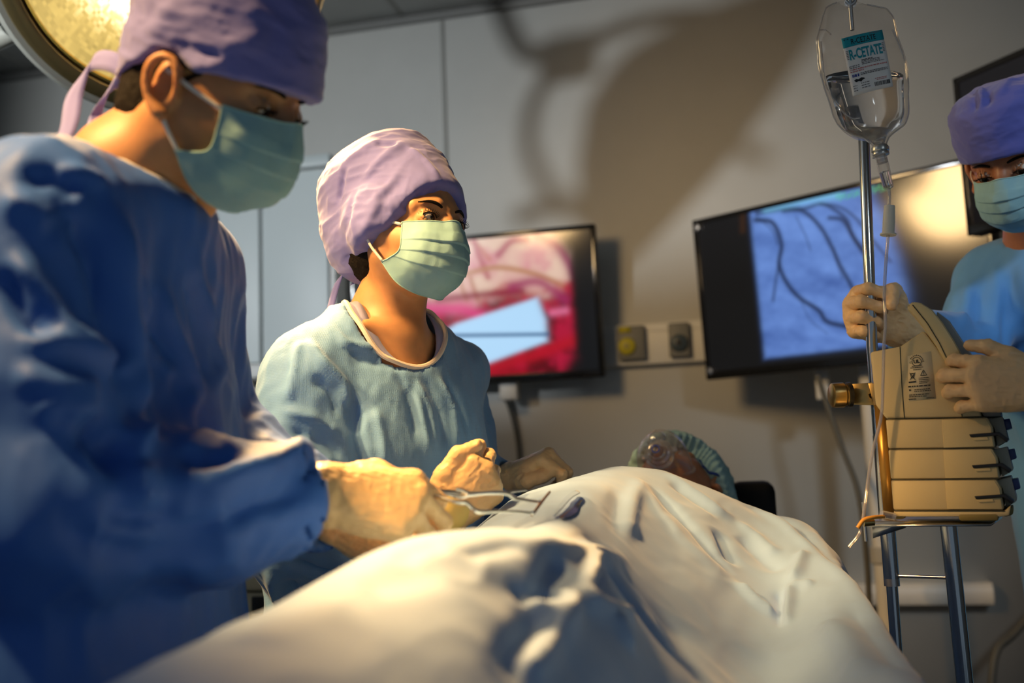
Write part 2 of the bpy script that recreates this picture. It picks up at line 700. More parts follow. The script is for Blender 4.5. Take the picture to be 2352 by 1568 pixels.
# service trunking with outlets
MB_ = MB().box((-1.56, 3.775, 1.474), (1.75, 3.818, 1.632), b=0.006)
MB_.box((-1.56, 3.770, 1.60), (1.75, 3.776, 1.606))
tag(MB_.build('service_trunking', M_white), 'long white service trunking strip on the wall between the two screens', 'trunking')
M_plate = mat('grey outlet plate', (0.17, 0.175, 0.17), 0.5)


def outlet(x0, x1, disc, dot, label, off):
    c = ((x0 + x1) / 2, 3.77, 1.556)
    e = empty('gas_outlet', c, label, 'outlet', 'outlets on the service trunking')
    MB().box((x0, 3.745, 1.492), (x1, 3.7695, 1.622), b=0.006).build('plate', M_plate, e)
    Mx = np.array([[1, 0, 0, c[0] + off], [0, 0, -1, 3.745], [0, 1, 0, c[2] - 0.012], [0, 0, 0, 1.0]])
    MB().lathe([(0.0, 0.018), (0.018, 0.018), (0.03, 0.012), (0.034, 0), (0, 0)], Mx, 32).build('socket_ring', disc, e)
    Mx = Mx.copy()
    Mx[1, 3] = 3.727
    MB().lathe([(0, 0.004), (0.01, 0.004), (0.012, 0), (0, 0)], Mx, 24).build('valve', dot, e)
    if off:
        MB().box((x0 + 0.006, 3.742, 1.597), (x0 + 0.05, 3.747, 1.618)).build('colour_tab', disc, e)


outlet(-0.452, -0.350, mat('yellow outlet', (0.52, 0.47, 0.03), 0.4), mat('olive valve', (0.30, 0.27, 0.04), 0.4),
       'grey wall outlet with a yellow socket beside the surgery screen', -0.018)
outlet(-0.262, -0.184, mat('slate outlet', (0.05, 0.075, 0.10), 0.4), M_black,
       'grey wall outlet with a dark slate socket near the angiogram screen', 0.0)


# ------------------------------------------------------------------ screens
def stroke(U, V, img, pts, w, col, asp, a=1.0):
    P = np.array(pts, float)
    if len(P) > 2:
        P = cr(P, len(P) * 8)
    best = np.full(U.shape, 9.0)
    for i in range(len(P) - 1):
        p, q = P[i], P[i + 1]
        dx, dy = (q[0] - p[0]) * asp, q[1] - p[1]
        t = np.clip((((U - p[0]) * asp) * dx + (V - p[1]) * dy) / (dx * dx + dy * dy + 1e-9), 0, 1)
        best = np.minimum(best, np.hypot((U - p[0]) * asp - t * dx, V - p[1] - t * dy))
    k = (a * np.exp(-(best / w) ** 2))[..., None]
    return img * (1 - k) + np.array(col) * k


def polymask(U, V, pts, soft):
    """soft inside mask of a convex polygon (clockwise on screen)"""
    m = np.full(U.shape, 9.0)
    n = len(pts)
    for i in range(n):
        (x0, y0), (x1, y1) = pts[i], pts[(i + 1) % n]
        L = math.hypot(x1 - x0, y1 - y0)
        m = np.minimum(m, ((x1 - x0) * (V - y0) - (y1 - y0) * (U - x0)) / L)
    return 1 / (1 + np.exp(-m / soft))


def screen(parent, o, ex, ez, w, h, nx, ny, fn, m, name='screen'):
    u, v = np.meshgrid(np.linspace(0, 1, nx), np.linspace(0, 1, ny))
    V = o + u.reshape(-1, 1) * w * ex - v.reshape(-1, 1) * h * ez
    me = mesh_np(V, gridq(ny, nx)[:, ::-1])
    paint(me, fn(u, v).reshape(-1, 3))
    return link(name, me, m, parent, False)


def tv(label, LT, ex, ez, w, h, dep, fn, m, bez=0.018):
    """LT: outer top left corner; ex across, ez up"""
    ey = np.cross(ez, ex)
    M = np.eye(4)
    M[:3, 0], M[:3, 1], M[:3, 2], M[:3, 3] = ex, ey, ez, LT
    e = empty('flat_screen', LT + ex * w / 2 - ez * h, label, 'screen')
    b = MB().box((0, 0.006, -h), (w, dep, 0), M, 0.006)
    b.box((w * 0.2, dep - 0.005, -h * 0.75), (w * 0.8, dep + 0.035, -h * 0.2), M, 0.015)
    b.build('housing', M_black, e)
    f = MB()
    f.box((0, -0.006, -bez), (w, 0.008, 0), M, 0.003)
    f.box((0, -0.006, -h), (w, 0.008, -h + bez * 1.6), M, 0.003)
    f.box((0, -0.006, -h), (bez, 0.008, 0), M, 0.003)
    f.box((w - bez, -0.006, -h), (w, 0.008, 0), M, 0.003)
    f.build('bezel', mat('glossy black bezel', (0.01, 0.01, 0.01), 0.12), e)
    screen(e, LT + ex * bez - ez * bez - ey * 0.001, ex, ez, w - 2 * bez, h - 2.6 * bez, 360, 210, fn, m)
    return e, M, ey


def S(r, g, b):
    return np.array(lin(r, g, b))


# --- the surgery picture
LT = WY(808, 571, 3.62)
RB = WY(1387, 866, 3.62)
w1, h1 = RB[0] - LT[0], LT[2] - RB[2]


def px_small(px, py):
    q = WY(px, py, 3.62)
    return ((q[0] - LT[0] - 0.018) / (w1 - 0.036), (LT[2] - q[2] - 0.018) / (h1 - 0.047))


def pic_surgery(u, v):
    n1 = vnoise(np.stack([u.ravel() * 9, v.ravel() * 6, 0 * u.ravel()], 1), 3).reshape(u.shape)[..., None]
    n2 = fbm(np.stack([u.ravel() * 22, v.ravel() * 13, 0 * u.ravel()], 1), 8, 3).reshape(u.shape)[..., None]
    cream, pink, red, dred, black = S(222, 190, 170), S(205, 120, 140), S(170, 20, 55), S(85, 8, 20), S(10, 11, 13)
    img = np.zeros(u.shape + (3,)) + cream
    img = img + (pink - img) * np.clip(0.25 + 0.5 * n1 + 0.2 * n2, 0, 0.8)
    P = px_small
    for pts, w, c, a in (([P(1050, 590), P(1090, 560), P(1130, 600)], 0.02, S(190, 120, 100), 0.7),
                         ([P(1095, 560), P(1110, 600), P(1125, 640)], 0.025, S(170, 80, 90), 0.8),
                         ([P(1150, 590), P(1180, 560), P(1215, 555)], 0.03, S(165, 70, 95), 0.8),
                         ([P(1020, 648), P(1090, 628), P(1150, 618), P(1230, 632), P(1310, 665)], 0.022, S(178, 125, 88), 0.9),
                         ([P(1060, 640), P(1066, 665), P(1075, 690)], 0.018, S(180, 125, 100), 0.8),
                         ([P(1085, 640), P(1092, 665), P(1100, 690)], 0.018, S(180, 125, 100), 0.8),
                         ([P(1030, 610), P(1010, 640), P(1000, 680)], 0.04, S(215, 190, 130), 0.6),
                         ([P(1240, 545), P(1290, 575), P(1322, 640), P(1330, 720)], 0.045, S(140, 35, 90), 0.9)):
        img = stroke(u, v, img, pts, w, c, 1.78, a)
    edge = P(1150, 692)[1] + 0.06 * np.sin(u * 17) - 0.10 * np.clip(u - 0.62, 0, 1) / 0.3 + 0.035 * n2[..., 0] - 0.04 * (u - .5)
    k = (1 / (1 + np.exp(-(v - edge) / 0.025)))[..., None]
    img = img * (1 - k) + (red + (dred - red) * np.clip(0.35 + 0.55 * n2 + 0.5 * n1, 0, 1)) * k
    for pts, w, c, a in (([P(880, 745), P(960, 715), P(1060, 712), P(1110, 730)], 0.05, S(215, 60, 125), 0.85),
                         ([P(1010, 690), P(1100, 680), P(1200, 670)], 0.03, S(130, 15, 45), 0.8),
                         ([P(1180, 660), P(1240, 650), P(1300, 690)], 0.04, S(150, 40, 90), 0.8),
                         ([P(1270, 720), P(1300, 715)], 0.03, S(230, 120, 160), 0.7),
                         ([P(1120, 850), P(1230, 815), P(1330, 778)], 0.05, S(175, 15, 35), 0.9),
                         ([P(1110, 868), P(1200, 858)], 0.04, S(160, 10, 30), 0.8)):
        img = stroke(u, v, img, pts, w, c, 1.78, a)
    pm = polymask(u, v, [P(1050, 745), P(1236, 686), P(1254, 735), P(1256, 785), P(1100, 842), P(960, 880), P(1010, 770)], 0.006)[..., None]
    img = img * (1 - pm) + S(178, 218, 250) * pm
    img = stroke(u, v, img, [P(1030, 772), P(1256, 769)], 0.014, S(45, 85, 130), 1.78, 0.95)
    # round eyepiece edge
    cx, cy = P(1090, 715)
    d = np.hypot((u - cx) * 1.78, (v - cy) * 1.0)
    R = (P(1338, 700)[0] - cx) * 1.78
    k = (1 / (1 + np.exp(-(d - R) / 0.018)))[..., None]
    k = np.maximum(k, (1 / (1 + np.exp(-(u - 0.91) / 0.006)))[..., None])
    img = img * (1 - k) + black * k
    return np.clip(img, 0, 1)


T1 = math.radians(6.5)
t1, _, _ = tv('black flat screen with a red surgery picture behind the smaller surgeon', LT - np.array([0, .045, 0]), np.array([1.0, 0, 0]), np.array([0, -math.sin(T1), math.cos(T1)]), w1, h1, 0.05,
              pic_surgery, attr_mat('lit surgery screen', 1.0, 0.12))
MB().box((LT[0] + w1 / 2 - 0.1, 3.68, RB[2] + 0.30), (LT[0] + w1 / 2 + 0.1, 3.815, RB[2] + 0.45), b=0.01).build('wall_bracket', M_black, t1)
MB().box((LT[0] + w1 * 0.58, 3.67, RB[2] - 0.06), (LT[0] + w1 * 0.65, 3.73, RB[2] + 0.02), b=0.006).build('junction_box', M_white, t1)
cb = MB().tube([WY(1152, 902, 3.76), WY(1170, 930, 3.79), WY(1188, 1000, 3.80), WY(1196, 1080, 3.80), WY(1200, 1180, 3.80), WY(1202, 1400, 3.80), WY(1202, 1480, 3.80) * [1, 1, 0] + np.array([0, 0, .012])], 0.011, 10, 40)
tag(cb.build('power_cable', M_cable), 'grey cable hanging down the wall under the surgery screen', 'cable')

# --- the angiogram
A, B_ = W(1590, 490, 3.50), W(2264, 372, 2.80)
A2, B2 = W(1612, 848, 3.50), W(2264, 0, 2.80)
ex = B_ - A
ex[2] = 0
w2 = float(np.linalg.norm(ex))
ex /= w2
TILT = math.radians(3.0)
out = np.array([ex[1], -ex[0], 0])
ez = np.array([0, 0, 1.0]) * math.cos(TILT) + out * math.sin(TILT)
h2 = w2 * 0.57
LT2 = A.copy()
LT2[2] = (A[2] + B_[2]) / 2
EY2 = np.cross(ez, ex)


def px_big(px, py):
    v = (px - 1176.0) / FPX * RGT + (784.0 - py) / FPX * UPV + FWD
    t = ((LT2 - EYE) @ EY2) / (v @ EY2)
    q = EYE + v * t - LT2
    return ((q @ ex - 0.018) / (w2 - 0.036), (-(q @ ez) - 0.018) / (h2 - 0.047))


def pic_angio(u, v):
    n = fbm(np.stack([u.ravel() * 16, v.ravel() * 11, 0 * u.ravel()], 1), 5, 4).reshape(u.shape)
    n2 = fbm(np.stack([u.ravel() * 5 + v.ravel() * 3, v.ravel() * 12 - u.ravel() * 9, 0 * u.ravel()], 1), 15, 2).reshape(u.shape)
    k = np.clip(0.55 + 0.16 * n + 0.16 * n2 + 0.12 * (0.4 - v) + 0.1 * u, 0, 1)[..., None]
    img = S(52, 82, 150) * (1 - k) + S(112, 150, 222) * k
    P = px_big
    dark = S(22, 34, 66)
    for pts, w, a in (([(1735, 505), (1775, 512), (1795, 560), (1790, 605), (1805, 645), (1835, 682), (1880, 712), (1900, 738), (1950, 752), (1975, 770)], 0.016, 0.95),
                      ([(1790, 605), (1783, 640), (1776, 690)], 0.010, 0.7),
                      ([(1738, 490), (1800, 480), (1845, 485), (1885, 522), (1912, 570), (1930, 610), (1955, 655), (1985, 720)], 0.014, 0.9),
                      ([(1800, 485), (1850, 478), (1885, 468), (1915, 480), (1945, 505), (1960, 545), (1985, 580)], 0.012, 0.8),
                      ([(1885, 468), (1925, 474), (1965, 500), (2000, 545), (2045, 600)], 0.010, 0.65),
                      ([(1905, 500), (1935, 505), (1955, 535), (1975, 565), (1990, 590)], 0.013, 0.85),
                      ([(1740, 498), (1775, 530), (1786, 560)], 0.008, 0.5),
                      ([(1830, 500), (1850, 540), (1862, 575)], 0.007, 0.45),
                      ([(1915, 570), (1925, 610), (1936, 640)], 0.006, 0.4),
                      ([(1840, 690), (1862, 735), (1900, 765)], 0.007, 0.35),
                      ([(1700 + 240, 742), (1950, 760), (1975, 752)], 0.008, 0.5)):
        img = stroke(u, v, img, [P(*q) for q in pts], w, dark, 1.78, a)
    img = stroke(u, v, img, [P(1760, 478), P(1850, 458), P(1925, 446)], 0.03, S(120, 190, 225), 1.78, 0.8)
    xl = P(1740, 650)[0] + 0.004 * (v - 0.5)
    black = S(13, 14, 15)
    # right edge of the picture is an arc
    xr = P(2090, 760)[0] - 0.16 * np.clip(0.75 - v, 0, 1) ** 2.2
    k = np.maximum(1 / (1 + np.exp((u - xl) / 0.004)), 1 / (1 + np.exp(-(u - xr) / 0.012)))
    yt, yb = P(1800, 462)[1], P(1850, 812)[1]
    k = np.maximum(k, np.maximum(1 / (1 + np.exp((v - yt) / 0.008)), 1 / (1 + np.exp(-(v - yb) / 0.006))))[..., None]
    img = img * (1 - k) + black * k
    # line of green readings along the top of the picture
    x0, x1 = P(1920, 438)[0], P(2042, 428)[0]
    gm = ((u > x0) & (u < x1) & (np.abs(v - P(1980, 441)[1]) < 0.022) & (np.sin(u * 430) + np.sin(u * 271 + v * 160) > 0.1) & (np.sin(v * 420) > -0.5))[..., None]
    img = np.where(gm, S(70, 185, 120), img)
    img = stroke(u, v, img, [P(1706, 490), P(1706, 530)], 0.02, S(52, 30, 14), 1.78, 0.9)
    return np.clip(img, 0, 1)


t2, M2, _ = tv('large black flat screen showing a blue vessel angiogram behind the pole', LT2, ex, ez, w2, h2, 0.055, pic_angio,
               attr_mat('lit angiogram screen', 1.0, 0.13))
for du, dv in ((0.02, -0.03), (0.02, -h2 + 0.03)):
    MB().lathe([(0, -0.012), (0.012, -0.010), (0.016, 0.0), (0, 0)], M2 @ np.array([[1, 0, 0, du], [0, 0, 1, -0.004], [0, 1, 0, dv], [0, 0, 0, 1.0]]), 20).build('corner_screw', M_steel, t2)

# white stand that carries it
pc = LT2 + ex * w2 * 0.53 + EY2 * 0.15
st = empty('screen_stand', (pc[0], pc[1], 0), 'white floor stand with a thick white column carrying the large screen', 'stand')
MB().tube([(pc[0], pc[1], 0.03), (pc[0], pc[1], LT2[2] - h2 * 0.4)], 0.028, 20).build('column', M_white, st)
MB().lathe([(0.0, 0.05), (0.24, 0.03), (0.26, 0.012), (0.26, 0.0), (0, 0)], np.array([[1, 0, 0, pc[0]], [0, 1, 0, pc[1]], [0, 0, 1, 0], [0, 0, 0, 1.0]]), 40).build('base', M_white, st)
hd = LT2 + ex * w2 * 0.53 - ez * (h2 * 0.5)
MB().box((-0.12, 0.096, -h2 * 0.72), (0.12, 0.125, -h2 * 0.3), M2 @ np.array([[1, 0, 0, w2 * 0.53], [0, 1, 0, 0], [0, 0, 1, 0], [0, 0, 0, 1.0]]), 0.008).build('mount_plate', M_steel, st)
MB().lathe([(0.03, 0.0), (0.037, 0.004), (0.037, 0.05), (0.03, 0.054)], np.array([[1, 0, 0, pc[0]], [0, 1, 0, pc[1]], [0, 0, 1, 0.76], [0, 0, 0, 1.0]]), 24).build('collar', mat('grey collar', (0.45, 0.45, 0.43), 0.5), st)
for dx in (-0.12, 0.09):
    q = LT2 + ex * (w2 * 0.5 + dx) - ez * (h2 + 0.03) + EY2 * 0.10
    MB().box(q - np.array([0.022, 0.02, 0.07]), q + np.array([0.022, 0.02, 0.06]), b=0.006).build('hanger', M_white, st)
MBc = MB().tube([W(1878, 862, 3.26), W(1900, 930, 3.22), W(1935, 1030, 3.18), W(1972, 1135, 3.12), W(1992, 1300, 3.10), W(2000, 1500, 3.10)], 0.009, 10, 50)
tag(MBc.build('screen_cable', M_cable), 'dark cable slanting from the angiogram screen to its white column', 'cable')
c2 = MB().tube([W(2260, 1568, 3.1) * np.array([1, 1, 0]) + np.array([0, 0, 0.25]), W(2285, 1510, 3.15), W(2330, 1455, 3.2), W(2420, 1360, 3.3), W(2500, 1330, 3.3)], 0.012, 10, 40)
tag(c2.build('floor_cable', M_cable), 'dark cable looping low in front of the wall by the stand legs', 'cable')

# screen beyond the third surgeon: only its upper left corner shows
q = W(2190, 182, 2.75)
ex3 = unit(np.array([0.62, -0.78, 0]))
tv('unlit black screen high on the right behind the third surgeon', q, ex3, np.array([0, 0, 1.0]), 0.78, 0.46, 0.05,
   lambda u, v: np.zeros(u.shape + (3,)) + S(10, 11, 14), attr_mat('dark screen', 1.0, 0.12))
MB().tube([q + ex3 * 0.39 + np.array([0.05, 0.07, -0.2]), q + ex3 * 0.39 + np.array([0.05, 0.07, 3.0 - q[2]])], 0.022, 16).build('ceiling_arm', M_white, bpy.data.objects['flat_screen.002'])

# equipment trolley seen between the two surgeons
M_beige = mat('beige instrument case', (0.50, 0.44, 0.30), 0.45, var=(12, 0.05))
tp = W(577, 1330, 2.35)
tr = empty('equipment_trolley', (tp[0], tp[1] + 0.2, 0), 'beige instrument trolley glimpsed between the two surgeons at left', 'trolley')
x0, x1, y0 = tp[0] - 0.24, tp[0] + 0.12, tp[1]
zt = W(577, 1312, 2.35)[2]
zb = W(577, 1440, 2.35)[2]
MB().box((x0, y0, zt - 0.045), (x1, y0 + 0.4, zt), b=0.008).build('top_shelf', M_beige, tr)
MB().box((x0 + 0.01, y0 + 0.012, zt - 0.115), (x1 - 0.01, y0 + 0.38, zt - 0.048), b=0.005).build('monitor_case', M_beige, tr)
MB().box((tp[0] - 0.003, y0 + 0.004, zt - 0.098), (x1 - 0.03, y0 + 0.02, zt - 0.058), b=0.003).build('display', M_black, tr)
MB().box((x0, y0 - 0.012, zb - 0.012), (x1, y0 + 0.4, zb + 0.014), b=0.006).build('lower_shelf', M_beige, tr)
MB().box((x0 + 0.03, y0 + 0.03, 0.06), (x1 - 0.03, y0 + 0.37, zb - 0.10), b=0.01).build('base_case', mat('dark trolley base', (0.05, 0.05, 0.05), 0.5), tr)
for ax in (x0 + 0.01, x1 - 0.03):
    for ay in (y0 + 0.03, y0 + 0.37):
        MB().box((ax, ay, 0.03), (ax + 0.02, ay + 0.02, zt - 0.02)).build('post', M_steel, tr)
        MB().lathe([(0, -0.012), (0.03, -0.012), (0.03, 0.012), (0, 0.012)], np.array([[0, 0, 1, ax + 0.01], [1, 0, 0, ay], [0, 1, 0, 0.03], [0, 0, 0, 1.0]]), 20).build('caster', M_black, tr)
db = empty('defibrillator', (tp[0], y0 + 0.1, zt), 'dark blue device with an orange knob on the beige trolley', 'device')
MB().box((tp[0] - 0.16, y0 + 0.03, zt), (x1 - 0.015, y0 + 0.30, zt + 0.085), b=0.01).build('case', mat('navy case', (0.015, 0.02, 0.06), 0.4), db)
kp = W(562, 1303, 2.36)
MB().lathe([(0, 0.02), (0.012, 0.02), (0.015, 0.014), (0.017, 0), (0, 0)], np.array([[1, 0, 0, kp[0]], [0, 0, -1, y0 + 0.03], [0, 1, 0, zt + 0.018], [0, 0, 0, 1.0]]), 24).build('knob', mat('orange knob', (0.75, 0.09, 0.02), 0.4), db)
hc = []
for i in range(240):
    t = i / 239.0
    a = t * 2 * math.pi * 15
    hc.append((x0 + 0.08 + 0.22 * t, y0 + 0.065 + 0.024 * math.cos(a), zb - 0.063 + 0.024 * math.sin(a)))

tag(MB().tube(hc, 0.006, 8).build('coiled_hose', mat('dark brown hose', (0.045, 0.035, 0.025), 0.35)), 'dark coiled hose hanging under the beige trolley shelf', 'hose')

# added cabinet-shaped blockers out of view at left; their tops cut the cool light
for k, (xa, xb, zt_) in enumerate(((-2.75, -2.05, 1.84), (-2.04, -1.22, 1.985))):
    e = empty('light_blocker_cabinet', ((xa + xb) / 2, .35, 0), ('shorter' if k == 0 else 'taller') + ' grey two-door light blocker, added unseen beyond the left edge', 'cabinet', 'added light blockers at the left')
    MB().box((xa, .12, .06), (xb, .5, zt_), b=.006).build('body', M_white, e)
    MB().box((xa + .03, .14, 0), (xb - .03, .48, .06)).build('plinth', M_black, e)
    for a_, b_, hx in ((xa + .01, (xa + xb) / 2 - .003, -.03), ((xa + xb) / 2 + .003, xb - .01, .03)):
        d_ = MB().box((a_, .5, .09), (b_, .518, zt_ - .02), b=.003).build('door', M_wall, e)
        hxx = (xa + xb) / 2 + hx
        MB().tube([(hxx, .53, 1.0), (hxx, .53, 1.16)], .006, 10).build('handle', M_steel, d_)

# ================================================================== PEOPLE: SHARED SHAPES
def skin(name, col):
    m = mat(name, col, 0.48, sss=0.25, bump=[(500, 0.08, 0.0006), (90, 0.06, 0.001)], var=(60, 0.07))
    return m


M_eye = bpy.data.materials.new('eye')
M_eye.use_nodes = True
_nt = M_eye.node_tree
_b = _nt.nodes['Principled BSDF']
_a = _nt.nodes.new('ShaderNodeAttribute')
_a.attribute_name = 'picture'
_nt.links.new(_a.outputs['Color'], _b.inputs['Base Color'])
_b.inputs['Roughness'].default_value = 0.12
M_hair = mat('black hair', (0.008, 0.006, 0.005), 0.7, spec=0.15, bump=[(260, 0.5, 0.003)])
M_elastic = mat('white elastic', (0.78, 0.76, 0.70), 0.6)


def fill_head(v, M, p):
    """skull, face, ears and neck stub into volume v; M head frame"""
    L = lambda *c: at(M, c)
    g = p.get('girth', 1.0)
    v.ell(M, (.097, .076 * g, .093), .01, c=(-.008, 0, .037))
    v.ell(M, (.056, .058 * g, .068), .03, c=(.032, 0, -.030))
    v.cone(L(.062, -.010, -.072), L(.062, .010, -.072), .015, .015, .03)
    for s in (-1, 1):
        v.cone(L(.002, s * .056 * g, -.040), L(.060, s * .018, -.076), .015, .015, .025)
        v.cone(L(.052, s * .046 * g, -.022), L(.02, s * .062 * g, -.012), .018, .012, .02)
        v.cone(L(.083, s * .016, .033), L(.066, s * .048, .030), .010, .009, .014)
        v.ell(M, (.016, .019, .013), .012, '-', c=(.098, s * .033, .010))
    v.chain([L(.086, 0, .022), L(.091, 0, .006), L(.099, 0, -.020), L(.100, 0, -.027)], [.0075, .0085, .0105, .011], .010)
    for s in (-1, 1):
        v.ell(M, (.011, .009, .008), .006, c=(.091, s * .013, -.028))
    v.cone(L(.086, -.016, -.053), L(.086, .016, -.053), .008, .008, .010)
    v.cone(L(.083, -.014, -.062), L(.083, .014, -.062), .008, .008, .010)
    # eyelids over the eyeballs, with an almond opening
    o = p.get('open', .0045)
    dz = p.get('lid', 0.0)
    for s in (-1, 1):
        c = (.0765, s * .032, .010)
        v.ell(M, (.0148, .0155, .0140), .006, c=c)
        Mo = M.copy()
        v.ell(Mo, (.012, .0135, o), .0015, '-', c=(.0925, s * .0325, .010 + dz))
        v.ell(M, (.0128, .0128, .0128), 0.0, '-', c=c)
    # ears
    if p.get('ears', True):
        for s in (-1, 1):
            y0 = s * .075 * g
            v.ell(M, (.017, .006, .027), .008, c=(-.004, y0 + s * .004, .004))
            rim = [(.010, .004, -.002), (.012, .008, .016), (.006, .009, .030), (-.008, .011, .033), (-.019, .013, .022), (-.020, .012, .004), (-.013, .009, -.012), (-.003, .008, -.022), (.004, .005, -.025)]
            pts = cr([(x, y0 + s * (yy + .004), z) for x, yy, z in rim], 26)
            rr = np.interp(np.linspace(0, 1, 26), [0, .2, .6, .85, 1], [.003, .0038, .0042, .0058, .0050])
            v.chain(at(M, pts), rr, .003)
            v.ell(M, (.011, .010, .014), .003, '-', c=(-.002, y0 + s * .0125, .004))
            v.cone(L(.010, y0 + s * .006, -.004), L(.009, y0 + s * .005, .004), .0045, .004, .003)


def eyes(parent, M, look, r=.0124):
    """two eyeballs with dark irises; look: direction in the head frame"""
    for s in (-1, 1):
        th, ph = np.meshgrid(np.linspace(0, np.pi, 40), np.linspace(0, 2 * np.pi, 40, endpoint=False), indexing='ij')
        D = np.stack([np.sin(th) * np.cos(ph), np.sin(th) * np.sin(ph), np.cos(th)], -1).reshape(-1, 3)
        lk = unit(look)
        dd = D @ lk
        me = mesh_np(at(M, D * r + np.array([.0765, s * .032, .010])), gridq(40, 40, True))
        c = np.zeros((len(D), 3)) + np.array(lin(205, 196, 186))
        c[dd > .86] = lin(38, 22, 14)
        c[dd > .965] = lin(5, 4, 4)
        paint(me, c)
        link('eye', me, M_eye, parent)


def face_hair(parent, V, M, p):
    """eyebrows and lashes laid on the face"""
    Vl = (V - M[:3, 3]) @ M[:3, :3]

    def front(y, z):
        m = (np.abs(Vl[:, 1] - y) < .004) & (np.abs(Vl[:, 2] - z) < .004)
        return Vl[m, 0].max() if m.any() else .08
    for s in (-1, 1):
        pts, rs = [], []
        for t in np.linspace(0, 1, 14):
            y = s * (.015 + .036 * t)
            z = .027 + p.get('brow', .006) * math.sin(math.pi * min(1, t * 1.1) * 0.8)
            pts.append((front(y, z) + .0005, y, z))
            rs.append(.0008 + .0019 * math.sin(math.pi * (0.12 + .88 * t) ** .8))
        MB().tube(at(M, relax1(np.array(pts))), np.array(rs), 8).build('eyebrow', M_hair, parent)
        mb = MB()
        o, dz = p.get('open', .0045), p.get('lid', 0.0)
        arc = []
        for t in np.linspace(0, 1, 12):
            a = math.pi * t
            y = s * (.0325 - .0135 * math.cos(a))
            z = .010 + dz + (o * math.sin(a)) * (1 if o > .0025 else -1) + .0003
            x = .0765 + math.sqrt(max(1e-6, .0150 ** 2 - (y - s * .032) ** 2 * .85 - (z - .010) ** 2))
            arc.append((x, y, z))
        mb.tube(at(M, np.array(arc)), .0009, 6)
        for k in range(1, 12):
            q = np.array(arc[k])
            tip = q + np.array([.006, s * .0045 * (k - 4) / 6, .0035 if o > .0025 else -.004])
            mid = (q + tip) / 2 + np.array([.001, 0, -.0012])
            mb.tube(at(M, np.array([q, mid, tip])), np.array([.0006, .0005, .0002]), 5)
        mb.build('eyelashes', M_hair, parent)


def relax1(P):
    Q = P.copy()
    for _ in range(3):
        Q[1:-1] = (Q[:-2] + Q[1:-1] * 2 + Q[2:]) / 4
    return Q


MASK = [[(.055, .063, .001), (.083, .045, .000), (.101, .020, .001), (.110, 0, .004)],
        [(.057, .066, -.022), (.088, .050, -.025), (.109, .022, -.027), (.1165, 0, -.026)],
        [(.055, .068, -.045), (.085, .052, -.050), (.106, .024, -.054), (.113, 0, -.055)],
        [(.037, .070, -.053), (.066, .055, -.072), (.090, .028, -.082), (.097, 0, -.085)],
        [(.016, .069, -.055), (.030, .053, -.086), (.046, .028, -.103), (.052, 0, -.107)]]


def face_mask(parent, M, m, rows=MASK, pleats=True, loops=True, ear=(-.006, .0), earz=.022, amp=.0022, mname='face_mask', sc=1.0):
    """pleated mask; rows from the nose bridge to under the chin, each edge, cheek, mid cheek, middle"""
    ctrl = []
    for row in rows:
        r = [np.array(q) * sc for q in row]
        f = np.array([1, -1, 1])
        ctrl.append([r[0] * f, r[1] * f, r[2] * f, r[3], r[2], r[1], r[0]])
    nu, nv = 90, 90
    V, Q = patch(np.array(ctrl, float), nu, nv)
    N = vnormals(V, Q)
    if N[:, 0].mean() < 0:
        N = -N
        Q = Q[:, ::-1]
    t = np.repeat(np.linspace(0, 1, nu), nv)
    u = np.tile(np.linspace(-1, 1, nv), nu)
    d = 0
    if pleats:
        for c in (.32, .50, .68):
            x = (t - c) / .16
            d = d + np.where((x > -1) & (x < 0), (1 + x), 0) * 1.0
        d = d * amp * (1 - u ** 2 * .85)
    wr = .0011 * ridged(V * np.array([40, 40, 25]) + 5, 3, 2) * (1 - np.abs(u)) + .0009 * vnoise(V * 60, 2)
    V = V + N * (d + wr)[:, None]
    me = mesh_np(at(M, V), Q)
    o = link(mname, me, m, parent)
    sm = o.modifiers.new('thick', 'SOLIDIFY')
    sm.thickness = .0012
    sm.offset = 0
    # stitched hem along the edges
    hem = MB()
    for idx in (np.arange(nv), np.arange(nv) + (nu - 1) * nv, np.arange(nu) * nv, np.arange(nu) * nv + nv - 1):
        hem.tube(at(M, V[idx] + N[idx] * .0004), .0011, 6)
    hem.build('hem', M_maskhem, o)
    if loops:
        for s, j in ((-1, 0), (1, nv - 1)):
            a, b = V[j + 4 * nv], V[j + (nu - 4) * nv]
            for q, ez_ in ((a, earz), (b, -.012)):
                e = np.array([ear[0], s * .083, ez_])
                mid = (q + e) / 2 + np.array([0, s * .004, 0])
                P = cr([q, mid, e], 14)
                hw = .0022
                up = unit(np.cross(P[-1] - P[0], [0, 1, 0])) * hw
                VV = np.vstack([P + up, P - up])
                n = len(P)
                F = np.array([[i, i + 1, n + i + 1, n + i] for i in range(n - 1)])
                lo = link('ear_loop', mesh_np(at(M, VV), F), M_elastic, o)
                sl = lo.modifiers.new('thick', 'SOLIDIFY')
                sl.thickness = .0014
    return o


M_maskblue = mat('mask fabric', lin(138, 182, 194), 0.75, bump=[(700, 0.15, 0.0006), (60, 0.1, 0.002)], weave=(900, 0.25, 0.0004), sss=0.1, ssr=(.6, .8, .9))
M_maskhem = mat('mask hem', lin(150, 192, 194), 0.75, weave=(700, 0.6, 0.0006))
M_glove = mat('latex glove', lin(222, 188, 142), 0.42, sss=0.15, ssr=(1, .6, .3), bump=[(70, 0.12, 0.002), (300, 0.05, 0.0008)], var=(40, 0.05))

MCP = [(.090, .031, .0), (.096, .010, .003), (.090, -.011, .001), (.080, -.030, -.004)]
PHA = [(.043, .026, .021), (.047, .030, .022), (.043, .028, .022), (.034, .021, .019)]
FR = [(.0105, .0095, .0088, .0076), (.0106, .0097, .0089, .0077), (.0102, .0093, .0085, .0074), (.0092, .0083, .0076, .0066)]


